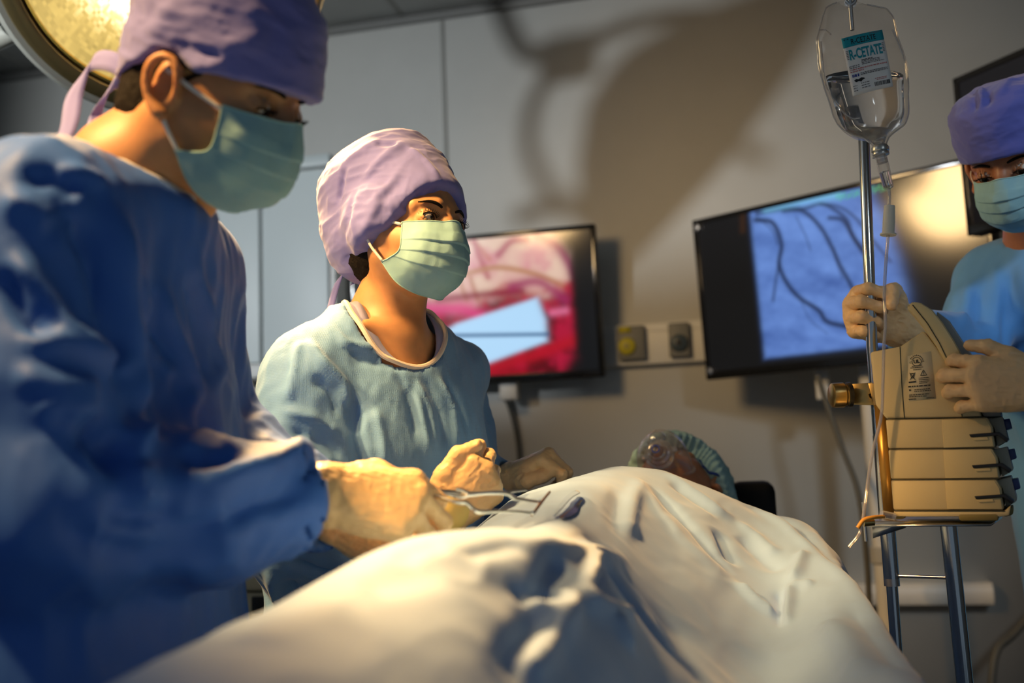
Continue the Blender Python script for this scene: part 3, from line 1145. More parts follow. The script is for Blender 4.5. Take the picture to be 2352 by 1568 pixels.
def hand(M, curls, thumb, side=1, scale=1.0, spread=(6, 1, -4, -10), h=.0017, cuff=.075, seed=1, cuffr=.032, wob=.0007):
    """gloved hand. M wrist frame: x to the knuckles, z out of the back of the hand; the thumb is on +y (side 1) or -y (side -1).
    curls: per finger (knuckle, middle, tip) degrees; thumb: three local points after its root"""
    def T(p):
        p = np.asarray(p, float) * scale
        p = p * np.array([1, side, 1])
        return at(M, p)
    fr = []
    for i in range(4):
        p = np.array(MCP[i])
        pts = [p]
        a = 0
        sp = math.radians(spread[i])
        for j in range(3):
            a += math.radians(curls[i][j])
            d = np.array([math.cos(a) * math.cos(sp), math.sin(sp) * (0.3 + .7 * max(0, math.cos(a))), -math.sin(a)])
            p = p + unit(d) * PHA[i][j]
            pts.append(p)
        fr.append(pts)
    th = [np.array([.020, .022, -.010])] + [np.array(q, float) for q in thumb]
    allp = np.array([T(q) for f in fr for q in f] + [T(q) for q in th] + [T((0, 0, 0)), T((-cuff, 0, 0))])
    v = Vol(allp.min(0) - .045 * scale, allp.max(0) + .045 * scale, h)
    wr = T((0, 0, 0))
    for i in range(4):
        v.cone(T((.004, (.014, .006, -.004, -.013)[i], 0)), T(MCP[i]), .0175 * scale, .0125 * scale, .018 * scale)
    v.ell(np.block([[M[:3, :3], wr[:, None]], [np.zeros((1, 3)), 1]]), (np.array([.040, .034, .015]) * scale), .012, c=np.array([.052, 0, -.006]) * scale)
    v.cone(T(th[0]), T(th[1]), .017 * scale, .0135 * scale, .016 * scale)
    v.cone(T((.045, .022, -.008)), T(th[0] * .4 + th[1] * .6), .014 * scale, .012 * scale, .016 * scale)
    # thumb and fingers: each grown on its own so that neighbours stay apart
    v.chain([T(q) for q in th[1:]], [.0130 * scale, .0112 * scale, .0088 * scale], .005)
    for i in range(4):
        rs = [r * scale for r in FR[i]]
        v.cone(T(fr[i][0]), T(fr[i][1]), rs[0] * 1.08, rs[1], .0035)
        v.ell(np.block([[M[:3, :3], T(fr[i][1])[:, None]], [np.zeros((1, 3)), 1]]), np.array([1, 1, 1]) * rs[1] * 1.06, .002)
        v.cone(T(fr[i][1]), T(fr[i][2]), rs[1], rs[2], .0025)
        v.cone(T(fr[i][2]), T(fr[i][3]), rs[2], rs[3], .0025)
    # wrist and cuff
    Mc = M.copy()
    k = []
    for t, rr in ((-cuff, cuffr), (-cuff * .6, cuffr * .93), (-.02, .030 * scale), (.012, .030 * scale)):
        k.append((t, 0, 0, rr * .82, rr))
    Ml = np.eye(4)
    Ml[:3, 0], Ml[:3, 1], Ml[:3, 2], Ml[:3, 3] = M[:3, 2], M[:3, 1], M[:3, 0], M[:3, 3]
    v.loft(Ml, k, .012, fold=lambda a, z: .0022 * np.sin(a * 5 + z * 260) * np.clip(-z / .05, 0, 1))
    V, Q = v.mesh(2)
    N = vnormals(V, Q)
    Vl = (V - M[:3, 3]) @ M[:3, :3]
    V = V + N * (wob * ridged(Vl * np.array([90, 140, 140]) + seed * 3, seed, 2) + .0006 * vnoise(Vl * 60 + seed, seed))[:, None]
    return V, Q


def ribbon(parent, pts, up, w, m, name='tie', thick=.0012, n=40):
    P = cr(np.array(pts, float), n)
    U = cr(np.array(up, float), n)
    U = U / np.linalg.norm(U, axis=1)[:, None] * w / 2
    V = np.vstack([P + U, P + U * .3, P - U * .3, P - U])
    F = np.vstack([np.array([[k * n + i, k * n + i + 1, (k + 1) * n + i + 1, (k + 1) * n + i] for i in range(n - 1)]) for k in range(3)])
    o = link(name, mesh_np(V, F), m, parent)
    s = o.modifiers.new('thick', 'SOLIDIFY')
    s.thickness = thick
    s.offset = 0
    return o


def wrinkle(V, Q, sc, amp, s=0, M=None, o=3, sharp=1.0):
    """cloth wrinkles: ridged noise stretched by sc (per axis, in frame M)"""
    N = vnormals(V, Q)
    P = V if M is None else (V - M[:3, 3]) @ M[:3, :3]
    P = P + .03 * np.stack([vnoise(P * 7, s + 50), vnoise(P * 7, s + 60), vnoise(P * 7, s + 70)], 1)
    d = ridged(P * np.asarray(sc, float), s, o) / 1.6
    d = np.sign(d) * np.abs(d) ** sharp
    return V + N * (amp * d)[:, None]


def hidden_limbs(v, joints):
    for a, b, ra, rb in joints:
        v.cone(a, b, ra, rb, .04)


def headframe(phi, pit, rol, px, py, D):
    phi, pit, rol = math.radians(phi), math.radians(pit), math.radians(rol)
    x = unit(G(math.cos(phi) * math.cos(pit), -math.sin(phi) * math.cos(pit), -math.sin(pit)))
    y = unit(np.cross([0, 0, 1.0], x))
    z = np.cross(x, y)
    M = np.eye(4)
    M[:3, 0], M[:3, 1], M[:3, 2], M[:3, 3] = x, y * math.cos(rol) + z * math.sin(rol), z * math.cos(rol) - y * math.sin(rol), W(px, py, D)
    return M


def sleeve(v, pts, rs, end=True, hole=.042, k=.035):
    """a sleeve with an open cuff"""
    s = v.like()
    s.chain(pts, rs, .03)
    d = unit(np.asarray(pts[-1]) - np.asarray(pts[-2]))
    e = np.asarray(pts[-1])
    if end:
        s.plane(e + d * .004, d, '&', .004)
        s.cone(e - d * .03, e + d * .08, hole, hole, .003, '-')
    v.merge(s, k)


def binding(parent, V, sel_pts, r, m, name='neck_binding'):
    P = np.array(sel_pts)
    P = np.vstack([P, P[:2]])
    MB().tube(P, r, 8, len(P) * 6).build(name, m, parent)

# ================================================================== THE TALL SURGEON AT THE LEFT
M_skin1 = skin('tanned skin', (0.48, 0.235, 0.105))
M_gown1 = mat('royal blue gown', (0.030, 0.125, 0.50), 0.62, sheen=0.03, weave=(650, 0.16, 0.0005), bump=[(35, 0.12, 0.004)], var=(14, 0.05))
M_cap = mat('violet blue cap cloth', (0.155, 0.165, 0.50), 0.8, sheen=0.3, weave=(800, 0.12, 0.0004), bump=[(45, 0.15, 0.003)], var=(20, 0.05))
M_trim = mat('pale gown binding', (0.55, 0.56, 0.60), 0.7)

HM = headframe(14, 20.5, 9, 489, 243, 1.06)
p1 = dict(open=.0030, lid=-.0045, girth=1.0, brow=.004)
Lh = lambda *c: at(HM, c)

neck = W(305, 405, 1.08)
chest = W(300, 720, 1.12)
pelvis = W(290, 1330, 1.12)
shR, shL = W(105, 540, 0.96), W(395, 620, 1.26)
elR, wrR = W(120, 1165, 0.93), W(745, 1135, 1.10)
elL, wrL = W(498, 1005, 1.36), W(762, 1183, 1.235)

v = Vol(np.minimum(HM[:3, 3], neck) - .17, np.maximum(HM[:3, 3], neck) + .17, .0025)
fill_head(v, HM, p1)
v.cone(Lh(-.022, 0, -.035), neck, .056, .060, .03)
for s in (-1, 1):
    v.cone(Lh(-.02, s * .055, -.03), neck + HM[:3, 0] * .02, .018, .03, .02)
v.ell(HM, (.018, .014, .018), .02, c=(.012, 0, -.110))
v.cone(neck, W(285, 560, 1.11), .056, .06, .05)
V, Q = v.mesh(2)
head1 = (V, Q)
vb = Vol(np.array([-1.05, .55, 0.0]), np.array([-.25, 1.5, 1.42]), .010)
feet = [np.array([pelvis[0] - .02, pelvis[1] + s * .11 - .02, 0.0]) for s in (-1, 1)]
hidden_limbs(vb, [(chest - np.array([.03, 0, 0]), pelvis - np.array([.03, 0, 0]), .06, .07), (chest - np.array([.03, 0, 0]), (shR + shL) / 2, .06, .06), (shR, shL, .06, .06), (shR, elR, .048, .042), (elR, wrR, .04, .026), (shL, elL, .048, .042), (elL, wrL, .04, .026)])
for s, ft in zip((-1, 1), feet):
    hip = pelvis + np.array([-.03, s * .08, -.02])
    hidden_limbs(vb, [(hip, ft + np.array([-.02, 0, .48]), .060, .052), (ft + np.array([0, 0, .48]), ft + np.array([0, 0, .09]), .055, .04), (ft + np.array([-.04, 0, .05]), ft + np.array([.16, 0, .035]), .042, .034)])
body = join_np([head1, vb.mesh(1)])
man = link('person', mesh_np(*body), M_skin1)
tag(man, 'taller surgeon at left in royal blue gown bending over the drape with gloved hands', 'person')
eyes(man, HM, (1, 0, -.75))
face_hair(man, head1[0], HM, p1)

# hair below the cap
v = Vol(HM[:3, 3] - .16, HM[:3, 3] + .16, .0025)
v.ell(HM, (.100, .0775, .096), .01, c=(-.009, 0, .036))
v.ell(HM, (.050, .066, .05), .02, c=(-.052, 0, -.022))
v.field(lambda x, y, z: -(((x - HM[0, 3]) * HM[0, 2] + (y - HM[1, 3]) * HM[1, 2] + (z - HM[2, 3]) * HM[2, 2]) + .038 - .75 * np.maximum(((x - HM[0, 3]) * HM[0, 0] + (y - HM[1, 3]) * HM[1, 0] + (z - HM[2, 3]) * HM[2, 0]) + .055, 0)))
v.plane(Lh(.030, 0, 0), HM[:3, 0])
V, Q = v.mesh(1)
link('hair', mesh_np(wrinkle(V, Q, (160, 160, 60), .0014, 3, HM), Q), M_hair, man)

# cap
def cap_mesh(M, keys, rim, h=.003, wr=None, extra=None, pw=2.0):
    o = M[:3, 3]
    v = Vol(o - .22, o + .22, h)
    v.loft(M, keys, .02, pw=pw)
    if extra:
        extra(v)
    v.field(lambda x, y, z: rim(*[((x - o[0]) * M[0, j] + (y - o[1]) * M[1, j] + (z - o[2]) * M[2, j]) for j in range(3)]), '&', .003)
    return v.mesh(2)


def rim1(x, y, z):
    line = .028 + .05 * np.clip(x, 0, .12) - .42 * np.clip(-x - .035, 0, .1)
    bump = .010 * np.exp(-((x + .006) / .028) ** 2)
    return line + bump - z


V, Q = cap_mesh(HM, [(-.03, 0, 0, .112, .084), (.03, .003, 0, .117, .086), (.07, .001, 0, .114, .089), (.115, -.003, 0, .106, .085), (.152, -.008, 0, .082, .066), (.168, -.010, 0, .035, .03)], rim1)
V = wrinkle(V, Q, (16, 16, 42), .0032, 4, HM, 3)
V = folds(V, Q, [([(395, 132), (470, 150), (525, 150)], .007, .007), ([(350, 128), (430, 112), (520, 132)], .010, -.006), ([(420, 100), (520, 110), (570, 85)], .010, .004),
                 ([(340, 90), (380, 30), (420, 0)], .012, .003), ([(560, 130), (590, 70), (560, 10)], .012, .004)])
cap1 = link('surgical_cap', mesh_np(V, Q), M_cap, man)
# ties at the back of the cap
kn = W(293, 168, 1.07)
dn = HM[:3, 2]
ribbon(cap1, [W(300, 160, 1.05), kn, W(255, 141, 1.08), W(208, 146, 1.10), W(172, 215, 1.10), W(158, 290, 1.09), W(128, 352, 1.08)],
       [unit(np.array([0, 0, 1.0])), (0.1, 0, 1), (.35, 0, .9), (.55, -.1, .8), (.9, .1, .4), (.85, .1, .35), (.9, .2, .3)], .024, M_cap)
ribbon(cap1, [W(300, 178, 1.08), W(262, 190, 1.11), W(225, 250, 1.14), W(205, 330, 1.14), W(190, 395, 1.12)],
       [(0, 0, 1), (.4, 0, 1), (.8, .1, .5), (.9, .1, .3), (.9, .2, .3)], .02, M_cap)

# mask
face_mask(man, HM, M_maskblue, amp=.0016)

# gown
GM = frame(pelvis * [1, 1, 0], G(1, -.10, 0), (0, 0, 1))     # x: to the front, y: his left
def loc(P):
    return (np.asarray(P) - GM[:3, 3]) @ GM[:3, :3]
cl, nl, pl = loc(chest), loc(neck), loc(pelvis)
v = Vol(np.array([-1.12, .50, .42]), np.array([-.30, 1.55, 1.58]), .0062)
v.loft(GM, [(.43, pl[0], pl[1], .118, .25), (.75, pl[0] - .004, pl[1], .108, .24), (1.02, pl[0] - .004, pl[1], .102, .22), (1.15, cl[0] - .006, cl[1], .104, .205), (1.28, cl[0] - .018, cl[1], .104, .19), (1.36, cl[0] - .030, cl[1], .102, .165), (1.405, nl[0] - .022, nl[1], .085, .12)],
       .04, fold=lambda a, z: .006 * np.sin(a * 7 + z * 5) * np.clip((1.15 - z) / .5, 0, 1))
v.cone(shR, shL, .082, .078, .07)
v.cone(neck - np.array([.01, 0, .055]), (shR + shL) / 2, .075, .10, .05)
sleeve(v, [shR, shR * .45 + elR * .55 + G(-.006, -.01, 0), elR, elR * .5 + wrR * .5 + np.array([0, 0, -.010]), wrR - unit(wrR - elR) * .03 - np.array([0, 0, .004])], [.080, .072, .078, .066, .056], hole=.048)
sleeve(v, [shL, shL * .5 + elL * .5, elL, wrL], [.074, .060, .060, .046], hole=.038)
# openings: neckline and cuffs
rim_1, _, _ = opening(v, neck + G(.004, 0, -.012), unit(Lh(-.02, 0, -.03) - neck) + np.array([0, 0, .25]), G(1, -.2, 0), .068, .068)
dR = unit(wrR - elR)
V, Q = v.mesh(2)
V = wrinkle(V, Q, (9, 9, 3.0), .0075, 11, None, 3)
V = wrinkle(V, Q, (20, 20, 8), .0042, 12, None, 2)
V = folds(V, Q, [
    # hanging folds of the chest
    ([(255, 450), (285, 560), (282, 700), (300, 860), (330, 1000)], 0.0136, 0.0180),
    ([(300, 560), (330, 700), (380, 850), (430, 1000)], 0.0110, 0.0105),
    ([(360, 600), (400, 760), (450, 900), (470, 1010)], 0.0102, 0.0105),
    ([(330, 620), (365, 780), (410, 930)], 0.0102, -0.0090),
    ([(440, 560), (480, 700), (510, 850), (520, 1000)], 0.0102, 0.0090),
    ([(420, 620), (455, 760), (490, 900)], 0.0102, -0.0075),
    # upper arm
    ([(150, 460), (200, 560), (235, 660), (262, 780), (275, 900)], 0.0110, -0.0180),
    ([(20, 560), (80, 660), (150, 750), (250, 840)], 0.0119, 0.0165),
    ([(10, 620), (60, 700), (110, 790)], 0.0102, -0.0150),
    ([(20, 780), (110, 790), (220, 815), (300, 850)], 0.0119, 0.0150),
    ([(60, 720), (130, 740), (200, 770)], 0.0110, -0.0120),
    ([(20, 870), (120, 880), (230, 900)], 0.0110, 0.0135),
    ([(0, 470), (60, 480), (130, 520)], 0.0119, 0.0135),
    ([(40, 420), (120, 410), (190, 440)], 0.0119, -0.0090),
    ([(120, 395), (200, 400), (250, 430)], 0.0085, 0.0090),
    # elbow and forearm
    ([(180, 960), (230, 1000), (260, 1040), (300, 1010)], 0.0170, -0.0240),
    ([(60, 950), (140, 930), (230, 950)], 0.0136, 0.0150),
    ([(250, 1060), (310, 1020), (340, 990)], 0.0136, 0.0210),
    ([(310, 1060), (330, 1110), (320, 1170)], 0.0136, 0.0135),
    ([(380, 1100), (480, 1105), (590, 1080), (680, 1045), (735, 1030)], 0.0136, 0.0180),
    ([(400, 1050), (470, 1060), (560, 1050)], 0.0119, -0.0135),
    ([(330, 1250), (480, 1200), (600, 1160), (700, 1130)], 0.0119, -0.0120),
    ([(240, 1170), (330, 1190), (430, 1175)], 0.0136, -0.0120),
    ([(100, 1180), (200, 1250), (330, 1280), (520, 1260)], 0.0153, -0.0105),
], 20)
gown1 = link('surgical_gown', mesh_np(V, Q), M_gown1, man)
MB().tube(np.vstack([rim_1, rim_1[:2]]), .0042, 8).build('neck_binding', M_trim, gown1)
# gloves
RM = frame(wrR - dR * .004, G(.97, .16, -.16), G(.20, -.72, .62))
c1 = [(46, 46, 22), (50, 58, 28), (54, 62, 30), (56, 60, 30)]
V, Q = hand(RM, c1, [(.052, .046, -.012), (.082, .050, -.026), (.104, .038, -.036)], 1, 1.10, seed=3, cuff=.05, cuffr=.040)
link('surgical_glove', mesh_np(V, Q), M_glove, man)
LM = frame(wrL, G(.80, .10, -.52), G(-.35, -.75, -.55))
V, Q = hand(LM, [(60, 70, 30), (64, 74, 34), (66, 76, 34), (66, 74, 34)], [(.050, .044, -.014), (.078, .040, -.034), (.094, .022, -.044)], -1, 1.02, seed=5, cuff=.05, cuffr=.036)
link('surgical_glove', mesh_np(V, Q), M_glove, man)

# ================================================================== THE SMALLER SURGEON
M_skin2 = skin('light tan skin', (0.52, 0.265, 0.12))
M_gown2 = mat('light blue gown', (0.155, 0.335, 0.62), 0.66, sheen=0.2, weave=(420, 0.35, 0.0008), bump=[(45, 0.10, 0.003)], var=(14, 0.05))
M_scrub = mat('lilac scrub cloth', (0.33, 0.34, 0.56), 0.8, sheen=0.2, weave=(800, 0.1, 0.0004), bump=[(60, 0.12, 0.002)])
HW = headframe(41, -3, -5, 937, 551, 1.585)
Lw = lambda *c: at(HW, c)
p2 = dict(ears=False, open=.0052, lid=.0, girth=.97, brow=.007)
neck = W(885, 745, 1.63)
chest, pelvis = W(885, 960, 1.67), W(858, 1400, 1.70)
shR, shL = W(712, 862, 1.56), W(1045, 850, 1.79)
elR, wrR = W(672, 1240, 1.54), W(1012, 1192, 1.43)
elL, wrL = W(1075, 1150, 1.87), W(1168, 1098, 1.80)
v = Vol(np.minimum(HW[:3, 3], neck) - .17, np.maximum(HW[:3, 3], neck) + .17, .0022)
fill_head(v, HW, p2)
v.cone(Lw(-.022, 0, -.030), neck + np.array([0, 0, .02]), .047, .049, .03)
for s in (-1, 1):
    v.cone(Lw(-.012, s * .050, -.03), neck + HW[:3, 0] * .045 + HW[:3, 1] * s * .012 - np.array([0, 0, .02]), .012, .012, .018)
    v.cone(neck + HW[:3, 0] * .05 + HW[:3, 1] * s * .015 - np.array([0, 0, .03]), neck + HW[:3, 1] * s * .075 + HW[:3, 0] * .035 - np.array([0, 0, .022]), .011, .010, .03)
v.cone(neck, neck - np.array([0, 0, .09]) + HW[:3, 0] * .005, .05, .072, .05)
v.ell(np.vstack([np.hstack([HW[:3, :3], neck[:, None]]), [0, 0, 0, 1]]), (.050, .080, .045), .04, c=(-.005, 0, -.070))
V, Q = v.mesh(2)
head2 = (V, Q)
vb = Vol(np.array([-1.05, 1.15, 0.0]), np.array([-.15, 2.0, 1.40]), .010)
hidden_limbs(vb, [(chest, pelvis, .085, .11), (shR, shL, .05, .05), (shR, elR, .040, .035), (elR, wrR, .034, .023), (shL, elL, .040, .035), (elL, wrL, .034, .023)])
for s in (-1, 1):
    ft = np.array([pelvis[0], pelvis[1], 0]) + G(math.sin(math.radians(40)) * s * .09, math.cos(math.radians(40)) * s * .09, 0)
    hidden_limbs(vb, [(pelvis + (ft - pelvis * [1, 1, 0]) * .8 - np.array([0, 0, .02]), ft + np.array([0, 0, .45]), .08, .052), (ft + np.array([0, 0, .45]), ft + np.array([0, 0, .08]), .048, .035), (ft + np.array([0, 0, .045]) - G(.03, 0, 0), ft + np.array([0, 0, .035]) + G(.12, -.12, 0), .038, .03)])
wom = link('person', mesh_np(*join_np([head2, vb.mesh(1)])), M_skin2)
tag(wom, 'smaller surgeon in a lighter blue gown and bouffant cap looking across the patient', 'person')
eyes(wom, HW, (1, .35, -.12))
face_hair(wom, head2[0], HW, p2)
# hair at the nape
v = Vol(HW[:3, 3] - .17, HW[:3, 3] + .17, .0025)
v.ell(HW, (.060, .070, .06), .02, c=(-.055, 0, -.010))
v.ell(HW, (.100, .079, .096), .01, c=(-.010, 0, .036))
v.field(lambda x, y, z: -(((x - HW[0, 3]) * HW[0, 2] + (y - HW[1, 3]) * HW[1, 2] + (z - HW[2, 3]) * HW[2, 2]) + .062), '&')
v.plane(Lw(-.010, 0, 0), HW[:3, 0])
V, Q = v.mesh(1)
link('hair', mesh_np(wrinkle(V, Q, (160, 160, 50), .0016, 5, HW), Q), M_hair, wom)

# soft cap, full at the back
RX = np.array([-.25, -.145, -.10, -.047, -.005, .034, .060, .085, .12])
RZ = np.array([-.015, -.035, -.060, -.045, -.016, -.006, .026, .062, .088])


def rim2(x, y, z):
    return np.interp(x, RX, RZ).astype(np.float32) - z


def full2(v):
    v.ell(HW, (.128, .094, .098), .03, c=(-.066, 0, .094))
    v.ell(HW, (.075, .075, .075), .05, c=(-.085, 0, .015))
    v.ell(HW, (.099, .084, .094), .03, c=(.0, 0, .048))
    v.ell(HW, (.055, .06, .05), .04, c=(-.02, 0, .135))
    for s in (-1, 1):
        v.ell(HW, (.035, .018, .045), .03, c=(-.008, s * .082, .015))


V, Q = cap_mesh(HW, [(.0, -.01, 0, .10, .08), (.03, -.01, 0, .10, .08)], rim2, h=.0028, extra=full2)
V = wrinkle(V, Q, (14, 14, 30), .0040, 9, HW, 3)
V = folds(V, Q, [([(790, 372), (830, 345), (880, 320)], .008, .004), ([(795, 380), (785, 420), (777, 470)], .006, -.006), ([(830, 420), (870, 370), (930, 325)], .008, .004),
                 ([(840, 480), (900, 420), (970, 340)], .008, .0035), ([(860, 330), (890, 328), (915, 330)], .006, -.005), ([(830, 560), (870, 480), (930, 400)], .010, -.003),
                 ([(810, 590), (840, 520), (880, 450)], .008, .004), ([(790, 570), (800, 500), (820, 430)], .008, -.004), ([(930, 330), (980, 370), (1010, 412)], .005, .0045),
                 ([(1005, 415), (960, 460), (900, 510), (850, 545)], .004, .002), ([(820, 600), (815, 540), (812, 480)], .006, .003)], 14)
cap2 = link('surgical_cap', mesh_np(V, Q), M_cap, wom)
MB().tube([W(824, 610, 1.66), W(818, 622, 1.655), W(815, 635, 1.66)], np.array([.010, .014, .010]), 12, 8).build('knot', M_cap, cap2)
ribbon(cap2, [W(818, 615, 1.66), W(797, 618, 1.665), W(778, 645, 1.67), W(766, 680, 1.67), W(758, 712, 1.66)], [(0, 0, 1), (.5, 0, .8), (.9, 0, .4), (1, 0, .2), (1, 0, .2)], .013, M_cap)
ribbon(cap2, [W(820, 622, 1.66), W(822, 640, 1.65), W(812, 652, 1.65)], [(1, 0, .2), (.9, 0, .3), (.8, .2, .3)], .013, M_cap)
face_mask(wom, HW, M_maskblue, amp=.0026)

# scrub collar inside the gown
YW = math.radians(44)
GW = frame(pelvis * [1, 1, 0], G(math.cos(YW), -math.sin(YW), 0), (0, 0, 1))


def locw(P):
    return (np.asarray(P) - GW[:3, 3]) @ GW[:3, :3]


cl, nl, pl = locw(chest), locw(neck), locw(pelvis)


# gown
v = Vol(np.array([-1.10, 1.10, .40]), np.array([-.18, 2.02, 1.46]), .0055)
v.loft(GW, [(.41, pl[0], pl[1], .135, .20), (.75, pl[0], pl[1], .130, .195), (1.00, (pl[0] + cl[0]) / 2, (pl[1] + cl[1]) / 2, .128, .195), (1.15, cl[0] + .005, cl[1], .132, .190), (1.24, cl[0], cl[1], .125, .180), (1.30, cl[0] - .005, cl[1], .108, .160), (1.355, nl[0] - .006, nl[1], .080, .118), (1.385, nl[0] - .010, nl[1], .066, .085)],
       .04, fold=lambda a, z: .006 * np.sin(a * 8 + z * 4) * np.clip((1.1 - z) / .5, 0, 1))
v.cone(shR, shL, .058, .056, .06)
v.cone(neck - np.array([0, 0, .03]), (shR + shL) / 2, .06, .08, .05)
sleeve(v, [shR, shR * .45 + elR * .55 + G(-.012, -.008, 0), elR, elR * .5 + wrR * .5 + np.array([0, 0, -.012]), wrR], [.066, .064, .066, .056, .038], hole=.031)
sleeve(v, [shL, shL * .5 + elL * .5, elL, wrL], [.060, .056, .054, .038], hole=.031)
# scooped neck opening, lower in front
rim_2, _, _ = opening(v, neck + GW[:3, 0] * .026 + np.array([0, 0, .002]), GW[:3, 0] * .55 + np.array([0, 0, 1.0]), GW[:3, 0], .084, .090)
V, Q = v.mesh(2)
V = wrinkle(V, Q, (10, 10, 3.5), .0042, 21, None, 3)
V = wrinkle(V, Q, (24, 24, 10), .0034, 22, None, 3)
V = folds(V, Q, [
    ([(740, 735), (790, 790), (850, 800), (920, 805)], 0.0080, 0.0081), ([(800, 800), (830, 830), (900, 835)], 0.0080, -0.0040),
    ([(930, 860), (960, 930), (980, 1010), (985, 1060)], 0.0064, 0.0081), ([(910, 850), (945, 930), (960, 1010)], 0.0064, -0.0068),
    ([(950, 870), (990, 950), (1000, 1040)], 0.0056, 0.0068), ([(975, 860), (1010, 950), (1020, 1030)], 0.0056, -0.0054), ([(1000, 860), (1040, 940), (1050, 1040)], 0.0056, 0.0068),
    ([(1020, 860), (1060, 930), (1075, 1010)], 0.0056, -0.0054), ([(850, 780), (885, 850), (890, 850)], 0.0056, 0.0068), ([(900, 790), (890, 850), (870, 900)], 0.0056, -0.0054),
    ([(700, 780), (740, 830), (790, 880), (810, 960)], 0.0080, 0.0108), ([(720, 860), (760, 900), (780, 960)], 0.0080, -0.0108),
    ([(650, 940), (720, 960), (790, 1000)], 0.0080, 0.0095), ([(660, 985), (730, 1010), (790, 1050)], 0.0080, -0.0081),
    ([(650, 1050), (700, 1050), (770, 1080)], 0.0096, 0.0081), ([(690, 780), (680, 850), (660, 930)], 0.0080, 0.0081),
    ([(800, 880), (820, 980), (835, 1060), (838, 1130)], 0.0096, -0.0189), ([(860, 930), (880, 1010), (885, 1080)], 0.0080, 0.0081),
    ([(640, 1150), (700, 1200), (760, 1215)], 0.0096, 0.0108), ([(700, 1255), (800, 1240), (900, 1220)], 0.0096, 0.0095), ([(780, 1270), (870, 1260), (960, 1225)], 0.0096, -0.0095),
    ([(660, 1290), (740, 1320), (830, 1320)], 0.0096, -0.0135), ([(625, 1310), (640, 1380), (650, 1440)], 0.0096, 0.0108), ([(660, 1330), (690, 1400), (700, 1450)], 0.0096, -0.0108),
    ([(740, 1330), (720, 1380), (730, 1420)], 0.0096, 0.0095),
], 16)
gown2 = link('surgical_gown', mesh_np(V, Q), M_gown2, wom)
# white band round the neck opening, laid on the gown's edge
N_ = np.array([GW[:3, 0] * .4 + np.array([0, 0, .9])])
o1 = rim_2 + (rim_2 - rim_2.mean(0)) * .01
MB().tube(np.vstack([o1, o1[:2]]), .0044, 8).build('neck_binding', mat('peach white binding', (0.78, 0.70, 0.62), 0.6), gown2)
# scrub shirt: V collar showing inside the opening
nn = len(rim_2)
aa = np.linspace(0, 2 * np.pi, nn, endpoint=False)
dev = np.degrees(np.abs((aa + np.pi) % (2 * np.pi) - np.pi))
k_ = np.clip((dev - 24) / 62, 0, 1)
k_ = (k_ * k_ * (3 - 2 * k_))[:, None]
ctr = neck + np.array([0, 0, .024]) + GW[:3, 0] * -.004
dirs = rim_2 - rim_2.mean(0)
dirs[:, 2] = 0
dirs = dirs / np.linalg.norm(dirs, axis=1)[:, None]
neckring = ctr + dirs * .064 + np.array([0, 0, .006])
inner = (rim_2 * .96 + rim_2.mean(0) * .04) * (1 - k_) + neckring * k_
outer = rim_2 - (rim_2 - rim_2.mean(0)) * .02 - np.array([0, 0, .006])
V = np.vstack([inner, inner * .5 + outer * .5 + np.array([0, 0, .003]) * k_, outer])
sc = link('scrub_collar', mesh_np(V, gridq(3, nn, True)), M_scrub, wom)
md = sc.modifiers.new('thick', 'SOLIDIFY')
md.thickness = .003
# gloves
dR = unit(wrR - elR)
RM = frame(wrR, G(.74, -.06, .62), G(.22, -.95, -.20))
V, Q = hand(RM, [(62, 66, 26), (72, 72, 34), (76, 76, 36), (78, 76, 36)], [(.048, .046, .000), (.082, .053, -.004), (.110, .044, -.006)], 1, .98, seed=8, cuff=.03, cuffr=.036, spread=(3, 1, -3, -7))
link('surgical_glove', mesh_np(V, Q), M_glove, wom)
V, Q = tube_np([wrR - dR * .05, wrR - dR * .01, wrR + G(.012, 0, .014), wrR + G(.02, 0, .03)], [.033, .034, .034, .031], 28, 24)[:2]
N = vnormals(V, Q)
cuffo = link('glove_cuff', mesh_np(V + N * (.0022 * ridged(V * np.array([25, 25, 25]), 3, 2))[:, None], Q), mat('yellowed latex cuff', lin(222, 198, 120), 0.45, sss=.1), wom)
LM = frame(wrL, G(.80, -.38, .40), G(-.36, -.05, .92))
V, Q = hand(LM, [(62, 58, 26), (70, 64, 30), (72, 66, 30), (74, 66, 30)], [(.050, .044, -.020), (.080, .040, -.026), (.104, .030, -.028)], -1, .96, seed=9, cuff=.05, cuffr=.034)
link('surgical_glove', mesh_np(V, Q), M_glove, wom)

# ================================================================== THE SURGEON AT THE PUMP
M_skin3 = skin('brown skin', (0.36, 0.15, 0.075))
M_gown3 = mat('sky blue gown', (0.09, 0.29, 0.66), 0.66, sheen=0.25, weave=(420, 0.3, 0.0008), bump=[(40, 0.12, 0.004)], var=(14, 0.05))
M_cap3 = mat('deep violet cap cloth', (0.095, 0.11, 0.43), 0.8, sheen=0.3, weave=(800, 0.12, 0.0004), bump=[(45, 0.15, 0.003)])
HT = headframe(138, 22, -1, 2343, 387, 1.78)
Lt = lambda *c: at(HT, c)
p3 = dict(open=.0036, lid=-.0050, girth=1.0, brow=.005)
neck = W(2400, 560, 1.90)
chest, pelvis = W(2490, 850, 1.95), W(2620, 1350, 2.0)
shR, shL = W(2290, 650, 1.98), W(2580, 650, 1.78)
elR, wrR = W(2225, 800, 1.90), W(2085, 762, 1.73)
elL, wrL = W(2530, 930, 1.56), W(2400, 893, 1.375)
v = Vol(np.minimum(HT[:3, 3], neck) - .17, np.maximum(HT[:3, 3], neck) + .17, .0028)
fill_head(v, HT, p3)
v.cone(Lt(-.022, 0, -.035), neck, .056, .060, .03)
v.cone(neck, neck - np.array([0, 0, .1]), .060, .09, .05)
head3 = v.mesh(2)
